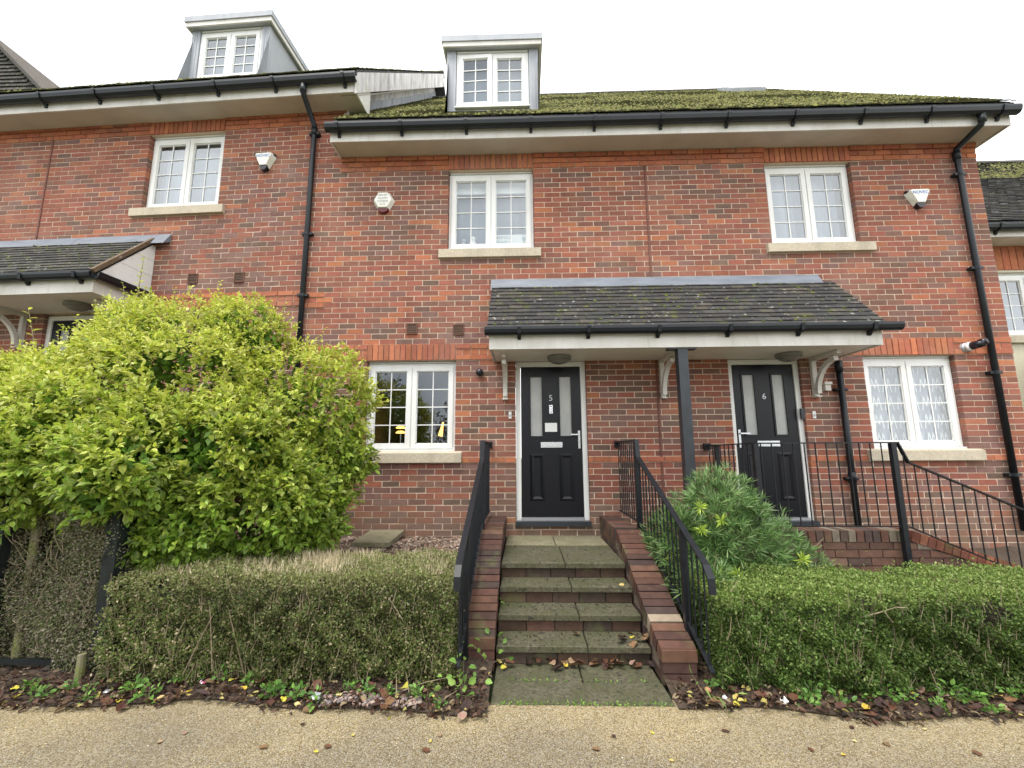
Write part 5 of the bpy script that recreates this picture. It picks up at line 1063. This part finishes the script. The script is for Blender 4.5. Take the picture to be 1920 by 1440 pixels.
for k in range(34): drop(bm[k % 18], random.uniform(-.36, .72), random.uniform(-2.22, -2.11), .02+random.uniform(.005, .03), 'brown leaf swept against the foot of the lowest step', 'leaves against the lowest step')
for k in range(7): drop(ym[k % 8], random.uniform(-.36, .72), random.uniform(-2.24, -2.12), .035, 'yellow leaf swept against the foot of the lowest step', 'yellow leaves against the lowest step')
for k in range(10): drop(bm[(k*5) % 18], random.uniform(.56, .74), random.uniform(-2.13, -1.98), .165+random.uniform(0, .02), 'brown leaf in the corner of the lowest tread', 'leaves in the corner of the lowest tread')
drop(ym[0], .63, -2.08, .19, 'bright yellow leaf in the corner of the lowest tread', 'yellow leaf on tread'); drop(bm[4], .24, -2.0, .17, 'single tan leaf lying mid way along the lowest tread', 'tan leaf on tread'); drop(ym[1], .68, -1.62, .435, 'yellow leaf on the right end of the third tread', 'yellow leaf on third tread')
for k in range(22): x = random.uniform(-2.4, 2.2); drop(bm[k % 18] if k % 3 else ym[k % 8], x, random.uniform(-3.15, -2.82), .007, 'small leaf lying flat on the gravel path', 'leaves on the path')
for o in [o for o in bpy.data.objects if o.name.startswith('fallen_leaf') and o.get('group') == 'leaves on the path']: o.scale = (.55, .55, .35); o.rotation_euler.x *= .2; o.rotation_euler.y *= .2
# uncountable litter: leaf scraps and stalks
n = 6500; X = np.concatenate([rng.uniform(-5, -.42, n*6//10), rng.uniform(.80, 4.6, n-n*6//10)]); Y = np.array([edge_y(x) for x in X])+rng.beta(1.1, 1.5, n)*.50-.05; Z = np.array([bed_z(a, b) for a, b in zip(X, Y)])+rng.uniform(.002, .022, n)
ln = rng.uniform(.015, .055, n); V, F, C = leaves(np.stack([X, Y, Z], 1), rdir(n, (0, 0, .1))*np.array([1, 1, .35]), rdir(n, (0, 0, 2)), ln, ln*rng.uniform(.3, .7, n), pal(n, [[.06, .03, .02], [.09, .048, .03], [.035, .024, .018], [.15, .10, .06], [.26, .20, .12], [.38, .32, .10]], [6, 5, 6, 3, 2, 1]), fold=.3)
lt = link('leaf_litter', np_mesh('leaf_litter', V, F, C), 'dry_leaf'); lt['kind'] = 'stuff'; tag(lt, 'rotting brown leaf litter along the foot of the hedges', 'leaf litter')
# stone mulch by the wall, pebbles by the path
def stones(name, label, n, fx, fy, size, cols, zoff=0):
    X, Y = fx(n), fy(n); Z = np.array([bed_z(a, b) for a, b in zip(X, Y)])+zoff; r = rng.uniform(*size, n); ico = np.array([[0, 0, 1], [.89, 0, .45], [.28, .85, .45], [-.72, .53, .45], [-.72, -.53, .45], [.28, -.85, .45], [.72, .53, -.45], [-.28, .85, -.45], [-.89, 0, -.45], [-.28, -.85, -.45], [.72, -.53, -.45], [0, 0, -1]]); T = np.array([[0,1,2],[0,2,3],[0,3,4],[0,4,5],[0,5,1],[1,6,2],[2,7,3],[3,8,4],[4,9,5],[5,10,1],[1,10,6],[2,6,7],[3,7,8],[4,8,9],[5,9,10],[11,7,6],[11,8,7],[11,9,8],[11,10,9],[11,6,10]])
    V = np.stack([X, Y, Z], 1)[:, None]+ico[None]*r[:, None, None]*rng.uniform(.6, 1.3, (n, 1, 3))*np.array([1, 1, .7])*rng.uniform(.85, 1.15, (n, 12, 1)); F = (np.arange(n)[:, None, None]*12+T[None]).reshape(-1, 3); c = np.repeat(pal(n, cols), 12, 0); o = link(name, np_mesh(name, V.reshape(-1, 3), F, c), 'pebble'); o['kind'] = 'stuff'; tag(o, label, 'stones'); return o
stones('stone_mulch', 'loose brown stones covering the bed along the house wall', 3600, lambda n: rng.uniform(-3.0, -.66, n), lambda n: -.02-rng.beta(1, 1.3, n)*1.6, (.010, .026), [[.22, .15, .11], [.30, .22, .17], [.13, .09, .07], [.38, .31, .25], [.17, .09, .06]])
stones('edge_pebbles', 'rounded pebbles along the path edge left of the steps', 150, lambda n: rng.uniform(-1.5, -.85, n), lambda n: np.array([edge_y(-1.2)]*n)+rng.uniform(-.01, .10, n), (.010, .022), [[.30, .20, .17], [.22, .17, .16], [.36, .28, .23], [.15, .13, .13]], .012)
stones('path_grit', 'scattered loose grit on the resin gravel path', 1200, lambda n: rng.uniform(-3.2, 2.8, n), lambda n: -2.75-rng.random(n)*.6, (.0022, .0045), [[.45, .35, .18], [.58, .50, .34], [.30, .24, .15]], -.0)
for o in [bpy.data.objects['path_grit']]:
    vz = np.empty(len(o.data.vertices)*3, np.float32); o.data.vertices.foreach_get('co', vz); vz = vz.reshape(-1, 3); vz[:, 2] = np.maximum(vz[:, 2]-vz[:, 2].min(), 0)*.35+.0; o.data.vertices.foreach_set('co', vz.ravel())
t = thing('paving_slab', 'loose grey paving slab lying against the wall under the window', 'slab', (-2.0, -.35, .55)); mb = MB(); mb.hexa([(-2.13, -.62, .54), (-1.70, -.62, .54), (-1.68, -.04, .585), (-2.10, -.04, .585), (-2.13, -.62, .59), (-1.70, -.62, .59), (-1.68, -.04, .635), (-2.10, -.04, .635)]); part('slab', mb, 'sandstone', t)
n = 420; k = rng.integers(0, 4, n); tz = np.array([t_[0] for t_ in TR])[k]; ty = np.array([t_[1] for t_ in TR])[k]; Y = ty+.015+np.where(rng.random(n) < .6, rng.beta(3, 1, n), rng.random(n))*np.where(k == 0, .75, .22); P = np.stack([rng.uniform(SX0+.02, SX1-.02, n), Y, tz+.004], 1); ln = rng.uniform(.006, .022, n)
V, F, C = leaves(P, rdir(n)*np.array([1, 1, .15]), rdir(n, (0, 0, 3)), ln, ln*.7, pal(n, [[.03, .022, .016], [.05, .032, .02], [.09, .06, .03], [.05, .06, .02]])); o = link('tread_debris', np_mesh('tread_debris', V, F, C), 'dry_leaf'); o['kind'] = 'stuff'; tag(o, 'dark crumbs and moss scraps on the step treads', 'debris')
# weeds
def weed(name, x, y, label, nl, ln, wd, col, up, group, spread=.5):
    t = thing(name, label, 'weed', (x, y, bed_z(x, y)), group); z = bed_z(x, y); A = rdir(nl, (0, -.25, up)); P = np.array([[x, y, z]])+A*rng.uniform(.2, 1, (nl, 1))*spread*ln*4.2; c = pal(nl, col); L = ln*rng.uniform(.6, 1.2, nl)
    V, F, C = leaves(P, A*np.array([1, 1, .4])+rng.normal(0, .3, (nl, 3)), rdir(nl, (0, -.5, 1.5)), L, L*wd, c); link('leaves', np_mesh('leaves', V, F, C), 'leaf', t)
    mb = MB()
    for k in range(0, nl, 3): mb.tube([(x, y, z-.01), tuple(P[k])], [.002, .001], 4, caps=False)
    part('stems', mb, 'twig', t)
GW = [[.13, .27, .05], [.19, .35, .07], [.10, .21, .045]]; LG = [[.22, .38, .07], [.28, .42, .10], [.16, .30, .06]]
for k in range(20): x = -3.55+k*.15+random.uniform(-.08, .08); weed('small_weed', x, edge_y(x)+random.uniform(.04, .2), 'small green weed growing in the litter left of the steps', random.randint(18, 44), random.uniform(.028, .05), .55, GW, 1.8, 'weeds left of the steps')
for k in range(20): x = 1.05+k*.125+random.uniform(-.08, .08); weed('small_weed', x, edge_y(x)+random.uniform(.02, .2), 'small green weed growing at the foot of the right hedge', random.randint(18, 44), random.uniform(.026, .045), .6, GW, 2.0, 'weeds right of the steps')
weed('leafy_weed', -.60, -2.58, 'bright green leafy weed at the left corner of the bottom slab', 34, .055, .8, LG, 1.2, None, 1.0); weed('leafy_weed', -.45, -2.25, 'green weed growing beside the lowest step', 14, .05, .7, LG, 1.2, None, .9); weed('yellow_weed', -1.13, -2.66, 'weed with three large yellow leaves at the path edge', 3, .085, .75, [[.45, .42, .08], [.38, .40, .09]], .5, None, .8); weed('leafy_weed', -.37, -1.6, 'small weed in the left joint of the steps', 6, .04, .8, LG, 1.0, None, .6); weed('strap_leaf_weed', .97, -2.62, 'pale strap leaved weed at the end of the right brick wall', 9, .08, .14, LG, 1.6, None, .6)
n = 260; X = rng.uniform(-.36, .72, n); P = np.stack([X, rng.normal(-2.655, .012, n), np.full(n, .006)], 1); P[:60, 1] = rng.normal(-2.386, .006, 60); P[:60, 2] = .012; V, F, C = blades(P, rdir(n, (0, 0, 1.2)), rdir(n), rng.uniform(.01, .03, n), rng.uniform(.005, .012, n), pal(n, LG)); o = link('joint_weeds', np_mesh('joint_weeds', V, F, C), 'leaf'); o['kind'] = 'stuff'; tag(o, 'tiny green weeds in the joints of the bottom slabs', 'weeds')
# rubbish
def crumple(name, x, y, r, mat, label, flat=.6, z0=None):
    t = thing(name, label, 'litter', (x, y, bed_z(x, y))); mb = MB(); z = bed_z(x, y)+r*flat*.8; rr = random.Random(int(x*100)); pts = []
    for i in range(5):
        for j in range(8): th = math.pi*(i+.5)/5; ph = 2*math.pi*j/8; k = r*rr.uniform(.65, 1.15); pts.append((x+k*math.sin(th)*math.cos(ph), y+k*math.sin(th)*math.sin(ph), z+k*flat*math.cos(th)))
    mb.v += pts
    for i in range(4):
        for j in range(8): l = (j+1) % 8; mb.f.append((i*8+j, i*8+l, (i+1)*8+l, (i+1)*8+j)); mb.c.append(None)
    mb.f.append(tuple(range(8))); mb.f.append(tuple(range(32, 40))); mb.c += [None, None]; part('crumpled_sheet', mb, mat, t)
crumple('plastic_wrapper', -1.52, -2.66, .036, 'foil', 'crumpled clear plastic wrapper at the path edge left of the steps', .7); crumple('sweet_wrapper', -2.35, -2.52, .035, 'pink_wrap', 'pink and white wrapper in the litter below the left hedge', .5); crumple('plastic_scrap', -2.95, -2.60, .022, 'foil', 'small clear plastic scrap at the far left of the litter', .5); crumple('paper_ball', 1.42, -2.66, .024, 'white_paper', 'small white crumpled paper below the right hedge', .9); crumple('paper_scrap', 1.08, -2.60, .015, 'white_paper', 'tiny white scrap beside the right brick wall', .9)
t = thing('brown_snail_shell', 'round tan shell at the foot of the right brick wall', 'shell', (1.0, -2.54, .02)); mb = MB(); mb.lathe([(.0, -.02), (.016, -.014), (.022, 0), (.016, .014), (.0, .02)], (1.0, -2.54, .04), n=12, col=(.38, .19, .10)); part('shell', mb, 'pebble', t, True)
for k, (a, b) in enumerate((((-.98, -2.60, .05), (-.70, -2.58, .12)), ((-.95, -2.72, .02), (-.85, -2.66, .05)), ((-1.0, -2.68, .02), (-1.02, -2.62, .16)), ((-.93, -2.62, .02), (-.97, -2.58, .15)), ((-.75, -2.72, .01), (-.62, -2.63, .07)))):
    mb = MB(); mb.tube([a, Vector(a).lerp(Vector(b), .5)+Vector((0, 0, .01)), b], [.004, .003, .002], 5); tag(part('dry_stick', mb, 'twig', None), 'thin dry stick lying in the litter near the bottom slab', 'stick', 'dry sticks near the bottom slab')

# ================================================================ buildings beyond
nh = thing('neighbour_house', 'set back house with mossy tiled roof past the right corner', 'house', (11, 2, 0))
mb = MB(); mb.box((6.9, 1.50, -.05), (7.62, 1.80, 5.0)); mb.box((7.62, 1.5, 4.52), (16, 1.8, 5.0)); mb.box((7.62, 1.5, -.05), (16, 1.8, 3.42)); mb.box((9.0, 1.5, 3.42), (16, 1.8, 4.52)); part('wall', mb, 'cream_render', nh)
for k in range(60): a = 6.92+k*.12; mb = MB(); mb.box((a, 1.484, 4.56), (a+.108, 1.499, 4.99), pick(ORANGE)); part('brick', mb, 'brick', nh)
mb = MB(); mb.box((7.5, 1.47, 3.42), (7.66, 1.499, 4.55)); mb.box((7.45, 1.44, 3.30), (9.1, 1.499, 3.42)); part('window_surround', mb, 'stone', nh)
window(nh, 7.66, 8.75, 3.42, 4.52, 1.55)
mb = MB(); mb.box((7.6, 1.95, 3.3), (9.0, 1.96, 4.6)); part('blind', mb, 'net', nh)
for r in range(14):
    for k in range(18):
        x = 7.02+k*.11; z = 1.9+r*.1
        if z+.1 > 3.28: continue
        mb = MB(); mb.hexa([(x, 1.488, z), (x+.05, 1.488, z+.05), (x+.05, 1.4995, z+.05), (x, 1.4995, z), (x, 1.488, z+.03), (x+.05, 1.488, z+.08), (x+.05, 1.4995, z+.08), (x, 1.4995, z+.03)]); part('herringbone_strip', mb, 'cream_render', nh) if k < 6 else None
mb = MB(); mb.box((6.9, 1.12, 4.98), (16, 1.499, 5.0)); mb.box((6.9, 1.10, 4.96), (16, 1.119, 5.11)); part('fascia', mb, 'fascia', nh)
gutter(nh, 6.9, 16, 1.10, 5.14, brackets=(7.4, 8.1, 8.8))
roof(nh, 6.8, 16, 1.02, 5.18, 4.75, 9000, 6, lo=.62, tm='tile')
fh = thing('tile_hung_house', 'dark tile hung gable rising behind the left roof', 'house', (-15, 4, 0))
mb = MB(); mb.prism([(-19, 0), (-10.2, 0), (-10.2, 8.6), (-14.9, 13.2), (-19, 9.2)], 'y', 4.03, 12); part('wall', mb, 'bark', fh)
tm = MB(); z = 7.0; j = 0
while z < 13.4:
    hw = (13.2-z)*1.02
    x = -16.5+(j % 2)*.0825
    while x < -15.1+hw and x < -9.9: tm.hexa([(x+.003, 3.99, z), (x+.162, 3.99, z), (x+.162, 4.028, z+.14), (x+.003, 4.028, z+.14), (x+.003, 3.978, z+.002), (x+.162, 3.978, z+.002), (x+.162, 4.02, z+.14), (x+.003, 4.02, z+.14)], pick([((.085, .08, .068), 3), ((.065, .062, .055), 3), ((.11, .10, .085), 2)])); x += .165
    z += .11; j += 1
o = part('tile', tm, 'tile', fh); o['kind'] = 'stuff'
mb = MB(); mb.bar((-14.95, 3.93, 13.27), (-9.6, 3.93, 8.03), .12, .07, (.075, .07, .06)); part('verge', mb, 'tile', fh)

# trees across the road, seen mirrored in the panes
for k, (x, y, h) in enumerate(((-11, -23, 7.0), (-3.5, -26, 6.0), (4.5, -24, 7.5), (12, -27, 6.5))):
    t = thing('street_tree', ('autumn tree across the road, mirrored in the panes', 'low autumn tree across the road, mirrored in the lower panes', 'tall autumn tree across the road, mirrored in the panes', 'far autumn tree across the road, mirrored in the right panes')[k], 'tree', (x, y, 0)); mb = MB(); mb.tube([(x, y, -.05), (x+.1, y, h*.4), (x, y, h*.8)], [.2, .15, .05], 8)
    for q in range(10): a = random.uniform(0, 6.28); z = h*random.uniform(.3, .7); mb.tube([(x, y, z), (x+math.cos(a)*h*.3, y+math.sin(a)*h*.3, z+h*.22)], [.06, .015], 5)
    part('trunk', mb, 'bark', t); n = 3800; D = rdir(n); P = np.array([x, y, h*.58])+D*np.array([h*.55, h*.4, h*.46])*rng.random((n, 1))**.4; kk = noise3(P, .8)+rng.normal(0, .2, n) > -.2; P, D = P[kk], D[kk]; n = len(P)
    V, F, C = blades(P, rdir(n), rdir(n), rng.uniform(.18, .34, n), rng.uniform(.1, .2, n), pal(n, [[.06, .065, .02], [.10, .075, .03], [.045, .05, .02]])); link('crown', np_mesh('crown', V, F, C), 'tree_leaf', t)['kind'] = 'stuff'
mb = MB(); mb.box((-22, -30.4, -.05), (22, -30, 2.2)); t = thing('garden_wall', 'long dark hedge bank across the road, mirrored in the lower panes', 'wall', (0, -30, 0)); part('bank', mb, 'hedge_core', t)

# ---------------------------------------------------------------- the left house turns back slightly
piv = Vector((XB, 0, 0)); Rz = Matrix.Rotation(R_(-2.5), 3, 'Z')
for o in H4: o.location = piv + Rz @ (Vector(o.location)-piv); o.rotation_euler.z += R_(-2.5)
bpy.context.view_layer.update()
